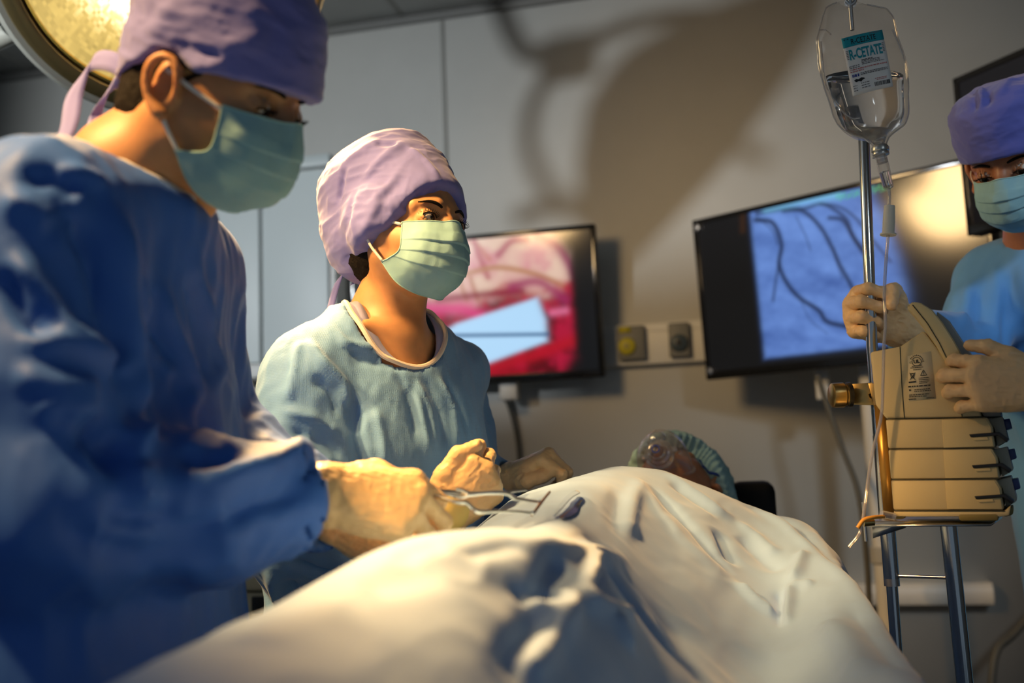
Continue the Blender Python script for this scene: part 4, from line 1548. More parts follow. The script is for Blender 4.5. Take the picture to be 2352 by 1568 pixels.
vb = Vol(np.array([.25, 1.45, 0.0]), np.array([1.25, 2.6, 1.42]), .010)
hidden_limbs(vb, [(chest, pelvis, .12, .12), (shR, shL, .06, .06), (shR, elR, .045, .04), (elR, wrR, .038, .025), (shL, elL, .045, .04), (elL, wrL, .038, .025)])
GT = frame(pelvis * [1, 1, 0], G(-.80, -.60, 0), (0, 0, 1))
for s in (-1, 1):
    ft = at(GT, (0, s * .10, 0))
    hidden_limbs(vb, [(at(GT, (0, s * .09, pelvis[2] - .02)), ft + np.array([0, 0, .47]), .085, .056), (ft + np.array([0, 0, .47]), ft + np.array([0, 0, .085]), .052, .038), (at(GT, (-.04, s * .10, .045)), at(GT, (.15, s * .11, .035)), .04, .032)])
third = link('person', mesh_np(*join_np([head3, vb.mesh(1)])), M_skin3)
tag(third, 'surgeon at right edge holding the drip pole and looking down at the beige pump', 'person')
eyes(third, HT, (1, 0, -.7))
face_hair(third, head3[0], HT, p3)


def rim3(x, y, z):
    return .036 + .04 * np.clip(x, 0, .1) - .3 * np.clip(-x - .02, 0, .1) - z


V, Q = cap_mesh(HT, [(-.03, .001, 0, .108, .084), (.03, .003, 0, .113, .088), (.08, .003, 0, .118, .094), (.125, .0, 0, .118, .094), (.150, -.004, 0, .092, .076), (.162, -.006, 0, .05, .04)], rim3)
V = wrinkle(V, Q, (15, 15, 32), .0030, 31, HT, 3)
V = folds(V, Q, [([(2225, 200), (2240, 230), (2240, 260)], .008, -.006), ([(2262, 185), (2270, 220), (2265, 250)], .008, -.008), ([(2250, 190), (2256, 225), (2250, 260)], .007, .005), ([(2320, 170), (2300, 210), (2280, 230)], .010, .006)])
link('surgical_cap', mesh_np(V, Q), M_cap3, third)
face_mask(third, HT, M_maskblue, amp=.0030)


def loct(P):
    return (np.asarray(P) - GT[:3, 3]) @ GT[:3, :3]


cl, nl, pl = loct(chest), loct(neck), loct(pelvis)
v = Vol(np.array([.22, 1.45, .40]), np.array([1.3, 2.55, 1.60]), .0075)
v.loft(GT, [(.42, pl[0], pl[1], .16, .23), (.8, pl[0], pl[1], .15, .215), (1.1, (pl[0] + cl[0]) / 2, (pl[1] + cl[1]) / 2, .14, .20), (1.25, cl[0], cl[1], .14, .20), (1.36, cl[0], cl[1], .12, .17), (1.44, nl[0] - .01, nl[1], .085, .12)], .04)
v.cone(shR, shL, .07, .07, .07)
v.cone(neck - np.array([0, 0, .02]), (shR + shL) / 2, .07, .09, .05)
sleeve(v, [shR, shR * .5 + elR * .5, elR, wrR], [.072, .064, .060, .044], hole=.036)
sleeve(v, [shL, shL * .5 + elL * .5, elL, wrL], [.072, .062, .060, .046], hole=.036)
rim_3, _, _ = opening(v, neck + np.array([0, 0, .0]), unit(Lt(-.02, 0, -.03) - neck) + np.array([0, 0, .3]), GT[:3, 0], .064, .068)
V, Q = v.mesh(2)
V = wrinkle(V, Q, (10, 10, 3.5), .0045, 41, None, 3)
V = folds(V, Q, [([(2230, 640), (2220, 700), (2200, 750)], .012, .008), ([(2250, 650), (2245, 720), (2230, 780)], .012, -.008), ([(2290, 600), (2290, 700), (2280, 800)], .012, .006), ([(2330, 600), (2310, 720), (2300, 820)], .012, -.006)], 16)
gown3 = link('surgical_gown', mesh_np(V, Q), M_gown3, third)
MB().tube(np.vstack([rim_3, rim_3[:2]]), .0042, 8).build('neck_binding', M_trim, gown3)
# the hand round the pole and the hand on the pump
xh = unit(G(-.90, -.18, .30))
yh = unit(np.cross(G(-.05, 1, .1), xh))
RM = frame(W(2074, 752, 1.725), xh, np.cross(xh, yh))
V, Q = hand(RM, [(78, 88, 48), (80, 92, 50), (82, 94, 50), (84, 92, 50)], [(.046, .046, -.022), (.062, .040, -.050), (.064, .016, -.064)], 1, 1.07, seed=14, cuff=.05, cuffr=.036)
link('surgical_glove', mesh_np(V, Q), M_glove, third)
LM = frame(wrL, G(-.93, .34, .16), G(-.36, -.92, .05))
V, Q = hand(LM, [(34, 52, 24), (30, 56, 26), (30, 56, 28), (32, 54, 28)], [(.052, .046, -.006), (.080, .058, -.012), (.104, .060, -.020)], -1, .93, seed=16, cuff=.06, cuffr=.037)
link('surgical_glove', mesh_np(V, Q), M_glove, third)

# ================================================================== OPERATING TABLE, PATIENT, DRAPE
XC = -0.17
tb = empty('operating_table', (XC, 1.15, 0), 'operating table with a black padded headrest under the pale blue drape', 'table')
MB().box((XC - .20, .38, .67), (XC + .22, 1.93, .73), b=.02).build('mattress', M_blackpad, tb)
MB().box((XC - .19, .39, .63), (XC + .21, 1.93, .67), b=.006).build('table_frame', M_steel, tb)
hp0, hp1 = W(1500, 1140, 2.34), W(1776, 1103, 2.34)
M_hrest = mat('black headrest pad', (.008, .008, .008), .75, spec=.2)
MB().box((hp1[0] - .10, 2.27, hp1[2] - .14), (hp1[0], 2.46, hp1[2]), b=.022).build('headrest', M_hrest, tb)
MB().box((XC - .18, 2.02, .76), (hp1[0] - .06, 2.36, .83), b=.03).build('head_pad', M_hrest, tb)
MB().box((XC - .04, 2.1, .66), (XC + .04, 2.2, .78), b=.004).build('headrest_post', M_steel, tb)
MB().box((XC - .05, 1.9, .65), (XC + .05, 2.2, .68), b=.004).build('headrest_bar', M_steel, tb)
MB().lathe([(.0, .63), (.10, .62), (.10, .30), (.16, .26), (.16, .08), (.0, .08)], np.array([[1, 0, 0, XC], [0, 1, 0, 1.15], [0, 0, 1, 0], [0, 0, 0, 1.0]]), 40).build('column', M_steel, tb)
MB().box((XC - .17, .80, 0), (XC + .20, 1.45, .09), b=.02).build('base', M_white, tb)

# ---- the drape
M_drape = mat('pale blue drape cloth', (0.26, 0.42, 0.74), 0.72, sheen=0.35, weave=(700, 0.15, 0.0005), bump=[(30, 0.10, 0.004), (8, 0.1, 0.01)], var=(10, 0.04))
SECT = {
    1.955: [(-0.45, 0.58), (-0.45, 0.78), (-0.44, 0.92), (-0.4, 0.965), (-0.31, 1.005), (-0.2, 1.03), (-0.09, 1.015), (0.01, 0.985), (0.09, 0.955), (0.125, 0.82), (0.13, 0.6)],
    1.86: [(-0.455, 0.58), (-0.455, 0.79), (-0.45, 0.945), (-0.41, 1.0), (-0.31, 1.058), (-0.2, 1.085), (-0.09, 1.062), (0.01, 1.02), (0.1, 0.985), (0.14, 0.86), (0.145, 0.6)],
    1.76: [(-0.455, 0.58), (-0.455, 0.79), (-0.45, 0.955), (-0.415, 1.015), (-0.315, 1.082), (-0.205, 1.112), (-0.09, 1.078), (0.01, 1.015), (0.115, 0.975), (0.15, 0.86), (0.155, 0.6)],
    1.50: [(-0.455, 0.58), (-0.455, 0.79), (-0.45, 0.945), (-0.425, 1.01), (-0.335, 1.072), (-0.22, 1.085), (-0.1, 0.995), (0.01, 0.91), (0.125, 0.925), (0.155, 0.83), (0.16, 0.58)],
    1.25: [(-0.455, 0.58), (-0.455, 0.79), (-0.45, 0.91), (-0.42, 0.965), (-0.33, 1.03), (-0.22, 1.05), (-0.11, 0.93), (0.0, 0.845), (0.14, 0.895), (0.19, 0.8), (0.225, 0.56)],
    1.00: [(-0.455, 0.58), (-0.455, 0.78), (-0.45, 0.915), (-0.405, 0.975), (-0.295, 1.04), (-0.19, 1.035), (-0.09, 0.905), (0.01, 0.815), (0.15, 0.865), (0.215, 0.78), (0.265, 0.54)],
    .88: [(-0.455, 0.58), (-0.455, 0.78), (-0.452, 0.935), (-0.412, 1.008), (-0.298, 1.06), (-0.195, 1.035), (-0.095, 0.89), (0.01, 0.8075), (0.1525, 0.85), (0.22, 0.77), (0.2725, 0.53)],
    1.12: [(-0.455, 0.58), (-0.455, 0.785), (-0.45, 0.9), (-0.41, 0.955), (-0.31, 1.02), (-0.205, 1.0425), (-0.1, 0.9175), (0.005, 0.83), (0.145, 0.88), (0.2025, 0.79), (0.245, 0.55)],
    .75: [(-0.455, 0.58), (-0.455, 0.78), (-0.452, 0.93), (-0.415, 0.995), (-0.3, 1.022), (-0.2, 0.995), (-0.1, 0.875), (0.01, 0.8), (0.155, 0.835), (0.225, 0.76), (0.28, 0.52)],
    .50: [(-0.455, 0.58), (-0.455, 0.77), (-0.452, 0.925), (-0.415, 0.975), (-0.29, 0.985), (-0.2, 0.95), (-0.1, 0.85), (0.01, 0.79), (0.155, 0.81), (0.23, 0.74), (0.29, 0.5)],
    .30: [(-0.455, 0.58), (-0.455, 0.76), (-0.452, 0.91), (-0.4, 0.95), (-0.29, 0.955), (-0.2, 0.92), (-0.1, 0.83), (0.01, 0.78), (0.155, 0.8), (0.23, 0.73), (0.29, 0.5)],
}
ys = sorted(SECT)
dense = np.stack([cr(np.array(SECT[y]), 300) for y in ys])
yy = np.linspace(ys[0], ys[-1], 330)
A = np.stack([np.interp(yy, ys, dense[:, j, k]) for j in range(300) for k in (0, 1)], 1).reshape(330, 300, 2)
ker = np.hanning(31)
ker /= ker.sum()
A = np.stack([np.apply_along_axis(lambda c: np.convolve(np.pad(c, 15, mode='edge'), ker, 'valid'), 0, A[:, :, k]) for k in (0, 1)], -1)
V = np.stack([A[:, :, 0], np.repeat(yy[:, None], 300, 1), A[:, :, 1]], -1).reshape(-1, 3)
Q = gridq(330, 300)
# pleats of the hanging sides
u = np.tile(np.linspace(-1, 1, 300), 330)
hang = np.clip((np.abs(u) - .62) / .3, 0, 1)
N = vnormals(V, Q)
if N[:, 2].mean() < 0:
    Q = Q[:, ::-1]
    N = -N
V = V + N * (.016 * np.sin(V[:, 1] * 19 + 1.5 * np.sin(V[:, 1] * 7)) * hang)[:, None]
V = wrinkle(V, Q, (5, 3.5, 5), .006, 61, None, 3)
V = wrinkle(V, Q, (16, 9, 14), .0014, 62, None, 2)
V = folds(V, Q, [
    ([(1475, 1095), (1455, 1150), (1443, 1200), (1435, 1245)], .013, 0.0074), ([(1425, 1120), (1415, 1180), (1410, 1230)], .016, -0.0050),
    ([(1490, 1105), (1530, 1150), (1590, 1210), (1640, 1265), (1690, 1325)], .014, -0.0087), ([(1470, 1110), (1520, 1180), (1580, 1250), (1670, 1330)], .016, 0.0050),
    ([(1520, 1080), (1580, 1120), (1650, 1170), (1690, 1195)], .012, 0.0062), ([(1540, 1105), (1600, 1150), (1650, 1190)], .012, -0.0062),
    ([(1650, 1215), (1670, 1260), (1690, 1300)], .016, -0.0087), ([(1690, 1195), (1740, 1235), (1790, 1275)], .013, 0.0074), ([(1690, 1225), (1740, 1270), (1800, 1310)], .016, -0.0074),
    ([(1670, 1115), (1740, 1165), (1800, 1205), (1870, 1260), (1950, 1340), (2050, 1450)], .014, 0.0087), ([(1770, 1150), (1830, 1200), (1880, 1265), (1930, 1310)], .016, -0.0087),
    ([(1850, 1265), (1835, 1310), (1815, 1345)], .010, 0.0120), ([(1815, 1345), (1812, 1400), (1808, 1440)], .008, 0.0120), ([(1790, 1350), (1797, 1400), (1800, 1440)], .010, -0.0100),
    ([(1690, 1335), (1740, 1385), (1795, 1410)], .010, 0.0120), ([(1820, 1345), (1870, 1340)], .010, 0.0080),
    ([(1170, 1250), (1280, 1255), (1370, 1262), (1440, 1275)], .016, 0.0100), ([(1220, 1232), (1310, 1238), (1390, 1245)], .014, -0.0056),
    ([(1372, 1275), (1350, 1320), (1325, 1375)], .011, 0.0140), ([(1290, 1275), (1265, 1330), (1245, 1370)], .014, -0.0120), ([(1375, 1270), (1378, 1310), (1365, 1345)], .011, -0.0120),
    ([(1200, 1385), (1260, 1395), (1325, 1378)], .012, 0.0100), ([(1170, 1360), (1240, 1370), (1300, 1370)], .012, -0.0120), ([(1325, 1378), (1390, 1400), (1450, 1415)], .012, 0.0120),
    ([(1330, 1345), (1390, 1360), (1440, 1385)], .012, -0.0100), ([(1325, 1380), (1280, 1440), (1225, 1510), (1180, 1568)], .013, 0.0120), ([(1270, 1420), (1220, 1480), (1160, 1560)], .014, -0.0120),
    ([(1390, 1285), (1450, 1370), (1520, 1460), (1590, 1540)], .018, -0.0140), ([(1410, 1420), (1435, 1460), (1440, 1490)], .014, 0.0100),
    ([(1060, 1280), (1130, 1262), (1190, 1245)], .012, -0.0050), ([(820, 1350), (920, 1330), (1010, 1300)], .03, -0.0060), ([(900, 1290), (960, 1260), (1030, 1245)], .02, -0.0040),
    ([(560, 1490), (700, 1430), (820, 1400)], .03, 0.0050), ([(1540, 1400), (1570, 1480), (1600, 1560)], .03, -0.0100), ([(1950, 1380), (2010, 1460), (2080, 1540)], .02, -0.0120), ([(1900, 1420), (1960, 1500), (2000, 1560)], .02, 0.0120),
], 14)
drape_V, drape_Q = V.copy(), Q

# ---- patient
M_skin4 = skin('patient skin', (0.44, 0.20, 0.10))
HP = np.eye(4)
xf = unit(G(-.26, -.12, .95))
zf = unit(np.array([0.02, 1.0, -.02]) - xf * (np.array([0.02, 1.0, -.02]) @ xf))
HP[:3, 0], HP[:3, 1], HP[:3, 2] = xf, np.cross(zf, xf), zf
HP[:3, 3] = W(1554, 1138, 2.11)
Lp = lambda *c: at(HP, c)
p4 = dict(open=.0016, lid=-.003, girth=1.02, brow=.004)
pn = np.array([HP[0, 3] + .005, HP[1, 3] - .19, HP[2, 3] - .075])
v = Vol(HP[:3, 3] - np.array([.17, .34, .17]), HP[:3, 3] + .17, .0028)
fill_head(v, HP, p4)
v.cone(Lp(-.022, 0, -.035), pn, .052, .05, .03)
headp = v.mesh(2)
vb = Vol(np.array([-.60, .35, .80]), np.array([.26, 2.05, 1.12]), .010)
for x0, y0, z0, x1, y1, z1, r0, r1 in ((XC - .02, 1.78, .955, XC - .02, 1.35, .955, .095, .09), (XC - .09, 1.74, .965, XC - .07, 1.35, .95, .09, .085), (XC + .05, 1.74, .95, XC + .05, 1.35, .94, .085, .08),
                                        (XC - .08, 1.35, .95, XC - .09, 1.05, .95, .085, .085), (XC + .05, 1.35, .94, XC + .05, 1.05, .93, .08, .08), (XC - .10, 1.05, .945, XC - .12, .45, .91, .08, .055),
                                        (XC + .06, 1.05, .93, XC + .08, .45, .90, .075, .05), (XC - .17, 1.74, .96, XC - .20, 1.10, .91, .048, .035), (XC + .15, 1.74, .94, XC + .20, 1.10, .90, .045, .032), (XC - .02, 1.78, .96, pn[0], pn[1], pn[2] - .01, .075, .055)):
    vb.cone((x0, y0, z0), (x1, y1, z1), r0, r1, .06)
bV, bQ = vb.mesh(1)
# the covered body stays under the cloth
gx, gy = np.meshgrid(np.linspace(-.62, .28, 91), np.linspace(.3, 2.05, 176), indexing='ij')
low = np.full(gx.shape, 9.0)
ix = np.clip(np.round((drape_V[:, 0] + .62) / .01).astype(int), 0, 90)
iy = np.clip(np.round((drape_V[:, 1] - .3) / .01).astype(int), 0, 175)
np.minimum.at(low, (ix, iy), drape_V[:, 2])
for _ in range(4):
    low = np.minimum(low, np.minimum(np.roll(low, 1, 0), np.minimum(np.roll(low, -1, 0), np.minimum(np.roll(low, 1, 1), np.roll(low, -1, 1)))))
jx = np.clip(np.round((bV[:, 0] + .62) / .01).astype(int), 0, 90)
jy = np.clip(np.round((bV[:, 1] - .3) / .01).astype(int), 0, 175)
inside = (bV[:, 1] < 1.93)
bV[:, 2] = np.where(inside, np.minimum(bV[:, 2], low[jx, jy] - .006), bV[:, 2])
bV[:, 2] = np.maximum(bV[:, 2], .742)
pat = link('person', mesh_np(*join_np([headp, (bV, bQ)])), M_skin4)
tag(pat, 'patient lying under the drape with teal hair cover, closed eyes and clear oxygen mask', 'person')
eyes(pat, HP, (1, 0, -.3))
face_hair(pat, headp[0], HP, p4)
# bouffant hair cover with an elastic edge
def rimp(x, y, z):
    return .052 - 1.15 * np.clip(.075 - x, 0, .30) * .62 - z


v = Vol(HP[:3, 3] - .24, HP[:3, 3] + .24, .003)
v.ell(HP, (.136, .112, .110), .03, c=(-.010, 0, .058))
v.ell(HP, (.10, .10, .10), .05, c=(-.055, 0, .005))
o = HP[:3, 3]
v.field(lambda x, y, z: rimp(*[((x - o[0]) * HP[0, j] + (y - o[1]) * HP[1, j] + (z - o[2]) * HP[2, j]) for j in range(3)]), '&', .004)
V, Q = v.mesh(2)
N = vnormals(V, Q)
Vl = (V - o) @ HP[:3, :3]
ang = np.arctan2(Vl[:, 1], Vl[:, 0] + .02)
near = np.exp(-np.clip(-rimp(Vl[:, 0], Vl[:, 1], Vl[:, 2]), 0, 1) / .022)
V = V + N * ((.0020 * np.sin(ang * 60 + 6 * vnoise(Vl * 25, 6) + 2.5 * np.sin(ang * 7)) * near) + .006 * ridged(Vl * 28, 4, 2) * (1 - near))[:, None]
M_bouf = mat('teal hair cover', (0.27, 0.44, 0.45), 0.85, weave=(420, 0.3, 0.0008), bump=[(120, 0.2, 0.003)], var=(30, 0.08))
bc = link('hair_cover', mesh_np(V, Q), M_bouf, pat)

# oxygen mask: clear shell, port, adapter and straps
M_clear = bpy.data.materials.new('clear vinyl')
M_clear.use_nodes = True
_nt = M_clear.node_tree
_nt.nodes.remove(_nt.nodes['Principled BSDF'])
_mx = _nt.nodes.new('ShaderNodeMixShader')
_tr = _nt.nodes.new('ShaderNodeBsdfTransparent')
_tr.inputs['Color'].default_value = (.95, .93, .91, 1)
_gl = _nt.nodes.new('ShaderNodeBsdfGlossy')
_gl.inputs['Roughness'].default_value = 0.10
_df = _nt.nodes.new('ShaderNodeBsdfDiffuse')
_df.inputs['Color'].default_value = (.75, .72, .70, 1)
_fr = _nt.nodes.new('ShaderNodeLayerWeight')
_fr.inputs['Blend'].default_value = 0.35
_ad = _nt.nodes.new('ShaderNodeMixShader')
_ad.inputs[0].default_value = .5
_nt.links.new(_gl.outputs[0], _ad.inputs[1])
_nt.links.new(_df.outputs[0], _ad.inputs[2])
_rm = _nt.nodes.new('ShaderNodeMapRange')
_rm.inputs['To Min'].default_value = 0.10
_rm.inputs['To Max'].default_value = 0.75
_nt.links.new(_fr.outputs['Facing'], _rm.inputs['Value'])
_nt.links.new(_rm.outputs[0], _mx.inputs[0])
_nt.links.new(_tr.outputs[0], _mx.inputs[1])
_nt.links.new(_ad.outputs[0], _mx.inputs[2])
_nt.links.new(_mx.outputs[0], _nt.nodes['Material Output'].inputs['Surface'])
M_frost = M_clear.copy()
M_frost.name = 'frosted vinyl'
[n for n in M_frost.node_tree.nodes if n.type == 'MAP_RANGE'][0].inputs['To Min'].default_value = 0.42
M_bluestrap = mat('blue strap', (0.015, 0.05, 0.28), 0.5)
rings = []
for t in np.linspace(0, 1, 14):
    row = []
    for a in np.linspace(0, 2 * np.pi, 40, endpoint=False):
        s, c = math.sin(a), math.cos(a)
        # outline on the face: narrow at the nose bridge, wide at the chin
        zb_ = -.040 + .058 * c
        yb_ = .054 * s * (1 - .28 * c)
        xb_ = .078 + .022 * c * (c > 0) - .030 * (1 - abs(s)) * 0 - .42 * abs(yb_) * .9 - .012 * (c < 0) * -c
        top = np.array([.140 + .006 * c, yb_ * .22, -.034 + .014 * c])
        base = np.array([xb_, yb_, zb_])
        k = t ** .9
        bulge = .028 * math.sin(math.pi * min(1, t * 1.05))
        row.append(base * (1 - k) + top * k + np.array([bulge * .6, s * bulge * .5, c * bulge * .5]))
    rings.append(row)
V = np.array(rings).reshape(-1, 3)
om = link('oxygen_mask', mesh_np(Lp_ := at(HP, V), gridq(14, 40, True)), M_clear, pat)
MB().tube(at(HP, np.vstack([rings[0], rings[0][:2]])), .0028, 8).build('seal_rim', M_clear, om)
# nose hump and frosted port facing the chest
PM = frame(Lp(.104, 0, -.082), HP[:3, 1], unit(-HP[:3, 2] * .90 + HP[:3, 0] * .42))
PM = PM.copy()
MB().lathe([(.020, -.02), (.026, -.004), (.030, .0), (.030, .006), (.024, .010), (.023, .018), (.018, .020), (.017, .034), (.0135, .036), (.0135, .030)], PM, 40).build('port', M_frost, om)
MB().lathe([(.011, .010), (.0125, .012), (.0125, .048), (.010, .052), (.0085, .052), (.0085, .040)], PM, 32).build('adapter', M_clear, om)
MB().lathe([(.006, .046), (.0085, .047), (.0085, .051), (.006, .052)], PM, 24).build('adapter_ring', mat('blue tinted plastic', (.10, .14, .50), .25), om)
for a in (0.1, math.pi - .1):
    q = at(PM, (.030 * math.cos(a), .030 * math.sin(a), .004))
    MB().box(np.array([-.007, -.005, -.003]), np.array([.007, .005, .003]), np.block([[PM[:3, :3], q[:, None]], [np.zeros((1, 3)), np.ones((1, 1))]]), .001).build('clip', M_frost, om)
MB().lathe([(.0, .012), (.012, .011), (.018, .006), (.020, 0)], frame(Lp(.132, 0, -.052), HP[:3, 1], HP[:3, 0] * .6 - HP[:3, 2] * .6), 32).build('vent_dome', M_frost, om)
hv = (headp[0] - HP[:3, 3]) @ HP[:3, :3]


def cheek(xl, zl, s):
    m = (np.abs(hv[:, 0] - xl) < .006) & (np.abs(hv[:, 2] - zl) < .006)
    return at(HP, (xl, s * (.0025 + np.abs(hv[m, 1]).max()), zl))


for s in (-1, 1):
    ribbon(om, [cheek(.052, -.030, s), cheek(.042, -.018, s), cheek(.030, -.004, s), cheek(.018, .010, s), cheek(.004, .026, s)], [HP[:3, 2] + HP[:3, 0] * .5] * 5, .008, M_bluestrap, 'strap', .002)
    ribbon(om, [cheek(.050, -.030, s), cheek(.056, -.016, s), cheek(.060, -.004, s)], [HP[:3, 2] - HP[:3, 0]] * 3, .006, M_bluestrap, 'strap_end', .002, 12)

V = drape_V
dr = link('surgical_drape', mesh_np(V, drape_Q), M_drape)
tag(dr, 'large pale blue surgical drape covering the patient and the table', 'drape')
sm = dr.modifiers.new('thick', 'SOLIDIFY')
sm.thickness = .0015
sm.offset = -1
# the opening with its lifted edge
lens = [(1283, 1193), (1300, 1181), (1318, 1167), (1332, 1155), (1338, 1152), (1335, 1163), (1325, 1177), (1308, 1189), (1290, 1195)]
P = on_surface(V, lens, 8) + np.array([0, 0, .003])
c = P.mean(0)
mb = MB()
mb.raw(np.vstack([P, c + np.array([0, 0, .002])]), [(i, (i + 1) % 9, 9) for i in range(9)])
mb.build('opening', mat('dark red opening', (0.05, 0.012, 0.012), 0.3), dr)
P = on_surface(V, [(1262, 1198), (1290, 1168), (1322, 1130), (1338, 1150), (1318, 1160), (1288, 1186)], 8)
up_ = np.array([[0, 0, .002], [0, 0, .010], [0, 0, .006], [0, 0, .012], [0, 0, .016], [0, 0, .008]])
P = P + up_
c = P.mean(0) + np.array([0, 0, .002])
fl = MB()
fl.raw(np.vstack([P, c]), [(i, (i + 1) % 6, 6) for i in range(6)])
fo = fl.build('opening_flap', M_drape, dr)
sm = fo.modifiers.new('sub', 'SUBSURF')
sm.levels = sm.render_levels = 2
sm = fo.modifiers.new('thick', 'SOLIDIFY')
sm.thickness = .0012

# ================================================================== DRIP STAND, PUMP, BAG
M_pump = mat('yellowed beige casing', (0.60, 0.49, 0.26), 0.45, var=(8, 0.05), bump=[(200, 0.03, 0.0005)])
M_pumpl = mat('lighter beige casing', (0.64, 0.51, 0.25), 0.42, var=(8, 0.04))
M_line = mat('dark seam', (0.035, 0.035, 0.02), 0.7)
M_ink = mat('black ink', (0.015, 0.015, 0.015), 0.7)
M_teal = mat('teal print', lin(20, 150, 165), 0.6)
M_paper = mat('label paper', (0.88, 0.86, 0.83), 0.6, var=(20, 0.03))
M_red = mat('red print', lin(205, 120, 115), 0.6)
DP = 1.50
STX = lambda px, py, D=DP: W(px, py, D)

st = empty('drip_stand', STX(2090, 1400) * np.array([1, 1, 0]), 'chrome two-legged drip stand with a pole, tray and brass clamp at right', 'stand')


def along(p, q, z):
    t = (z - p[2]) / (q[2] - p[2])
    return p + (q - p) * t


a, b = STX(1984, 316, 1.665), STX(2003, 800, 1.665)
c = STX(2035, 1210, 1.665)
MB().tube([a + np.array([0, 0, .004]), a, b, c], np.array([.0070, .0093, .0093, .0093]), 24).build('pole', M_chrome, st)
c1, c2 = STX(2012, 830, 1.67), STX(2049, 1345, 1.67)
MB().tube([STX(2022, 1000, 1.67), c2], .0124, 24).build('leg', M_chrome, st)
c3 = along(c1, c2, 0.06)
MB().tube([c2 + np.array([0, 0, .02]), c3], .0092, 24).build('leg_foot_tube', M_chrome, st)
MB().lathe([(.0095, 0), (.0125, 0), (.0125, .012), (.0095, .012)], frame(c2, (1, 0, 0), c1 - c2), 24).build('collar', M_steel, st)
l0, l1 = STX(2178, 1203, 1.60), STX(2216, 1568, 1.60)
l2 = along(l0, l1, 0.06)
MB().tube([l0, l2], .0126, 24).build('leg', M_chrome, st)
MB().tube([STX(2060, 1322, 1.665), STX(2182, 1326, 1.605)], .0030, 12).build('crossbar', M_steel, st)
bl = (c3 + l2) / 2
MB().tube([c3 + (c3 - l2) * .6 + np.array([0, 0, -.005]), l2 + (l2 - c3) * .35 + np.array([0, 0, -.005])], .016, 16).build('base_bar', M_steel, st)
MB().tube([bl + G(0, -.16, -.005), bl + G(0, .10, -.005)], .016, 16).build('base_bar', M_steel, st)
for q in (c3 + (c3 - l2) * .6, l2 + (l2 - c3) * .35, bl + G(0, -.16, 0), bl + G(0, .10, 0)):
    MB().lathe([(0, -.01), (.026, -.01), (.028, 0), (.026, .01), (0, .01)], np.array([[1, 0, 0, q[0]], [0, 0, 1, q[1]], [0, 1, 0, .028], [0, 0, 0, 1.0]]), 24).build('caster', M_black, st)
# tray
zt = STX(2130, 1201)[2]
T0, T1 = STX(1988, 1201), STX(2276, 1204)


PO, PX, PN = W(2034, 1000, DP), unit(G(.89, -.45, 0)), unit(G(.45, .89, 0))     # side face of the pump: an upright plane


def PW(px, py, D=DP):
    v_ = (px - 1176.0) / FPX * RGT + (784.0 - py) / FPX * UPV + FWD
    o_ = PO + PN * (D - DP)
    return EYE + v_ * (((o_ - EYE) @ PN) / (v_ @ PN))


def XZ(px, py, D=DP):
    q = PW(px, py, D)
    return float((q - PO) @ PX), float(q[2])


PMX = np.eye(4)                      # local x along the side, y up, z away
PMX[:3, 0], PMX[:3, 1], PMX[:3, 2] = PX, _z, PN
PMX[:3, 3] = np.array([PO[0], PO[1], 0]) - PN * DP
x0, x1 = XZ(1988, 1200)[0], XZ(2275, 1200)[0]
TM = np.eye(4)
TM[:3, 0], TM[:3, 1], TM[:3, 3] = PX, PN, np.array([PMX[0, 3], PMX[1, 3], zt - .003])
tr = MB().prism([(x0, DP - .006), (x1, DP - .006), (x1 + .012, DP + .17), (x0, DP + .17)], 0, .003, TM)
tr.build('tray', M_steel, st)
MB().prism([XZ(2003, 1205, DP + .02), XZ(2082, 1205, DP + .02), XZ(2080, 1212, DP + .02), XZ(2005, 1236, DP + .02)], DP + .02, DP + .024, PMX).build('tray_bracket', M_steel, st)
q = STX(1986, 1200, 1.49)
MB().tube([q + np.array([0, 0, .03]), q - np.array([0, 0, .027])], .0022, 10).build('clip_pin', M_steel, st)
MB().tube([q + _r * -.002, q + _r * .014], np.array([.006, .0045]), 14).build('clip_knob', M_brass, st)
# rail between pole and pump; its amber colour stands in for a reflection
MB().prism([XZ(*q_, DP + .152) for q_ in ((2008, 930), (2036, 930), (2056, 1186), (2030, 1186))], DP + .152, DP + .16, PMX).build('back_rail', mat('amber reflection rail', (0.45, 0.25, 0.06), 0.35, 0.8), st)
# clamp
k0, k1 = STX(1907, 908, 1.655), STX(1945, 906, 1.655)
KM = frame(k0, _z, k1 - k0)
L = float(np.linalg.norm(k1 - k0))
prof = [(0, -.001), (.013, -.001), (.0165, .002)]
MB().lathe([(0, 0), (.015, 0), (.0200, .003), (.0206, .008), (.0206, L - .006), (.0180, L - .003), (.0180, L), (0, L)], KM, 40).build('clamp_knob', M_brass, st)
for i in range(18):
    a_ = i / 18 * 2 * math.pi
    MB_ = None
MB().lathe([(0, L), (.0210, L), (.0210, L + .006), (0, L + .006)], KM, 40).build('clamp_washer', M_black, st)
MB().prism([XZ(*q_, 1.66) for q_ in ((1948, 882), (2004, 878), (2008, 900), (1995, 905), (1998, 914), (2008, 916), (2006, 930), (1952, 928))], 1.66, 1.68, PMX, .001).build('clamp_block', M_brass, st)
MB().prism([XZ(*q_, 1.655) for q_ in ((1994, 880), (2030, 880), (2034, 955), (2012, 955))], 1.655, 1.66, PMX, .001).build('clamp_plate', M_brass, st)

# ---- pump
pu = empty('infusion_pump', STX(2150, 1195, 1.57), 'beige infusion pump of stacked modules with a carrying handle on the steel tray', 'pump')
D0, D1 = DP, DP + .145


def slab(name, px, m, d0=D0, d1=D1, b=.003, parent=None):
    return MB().prism([XZ(*q) for q in px], d0, d1, PMX, b).build(name, m, parent or pu)


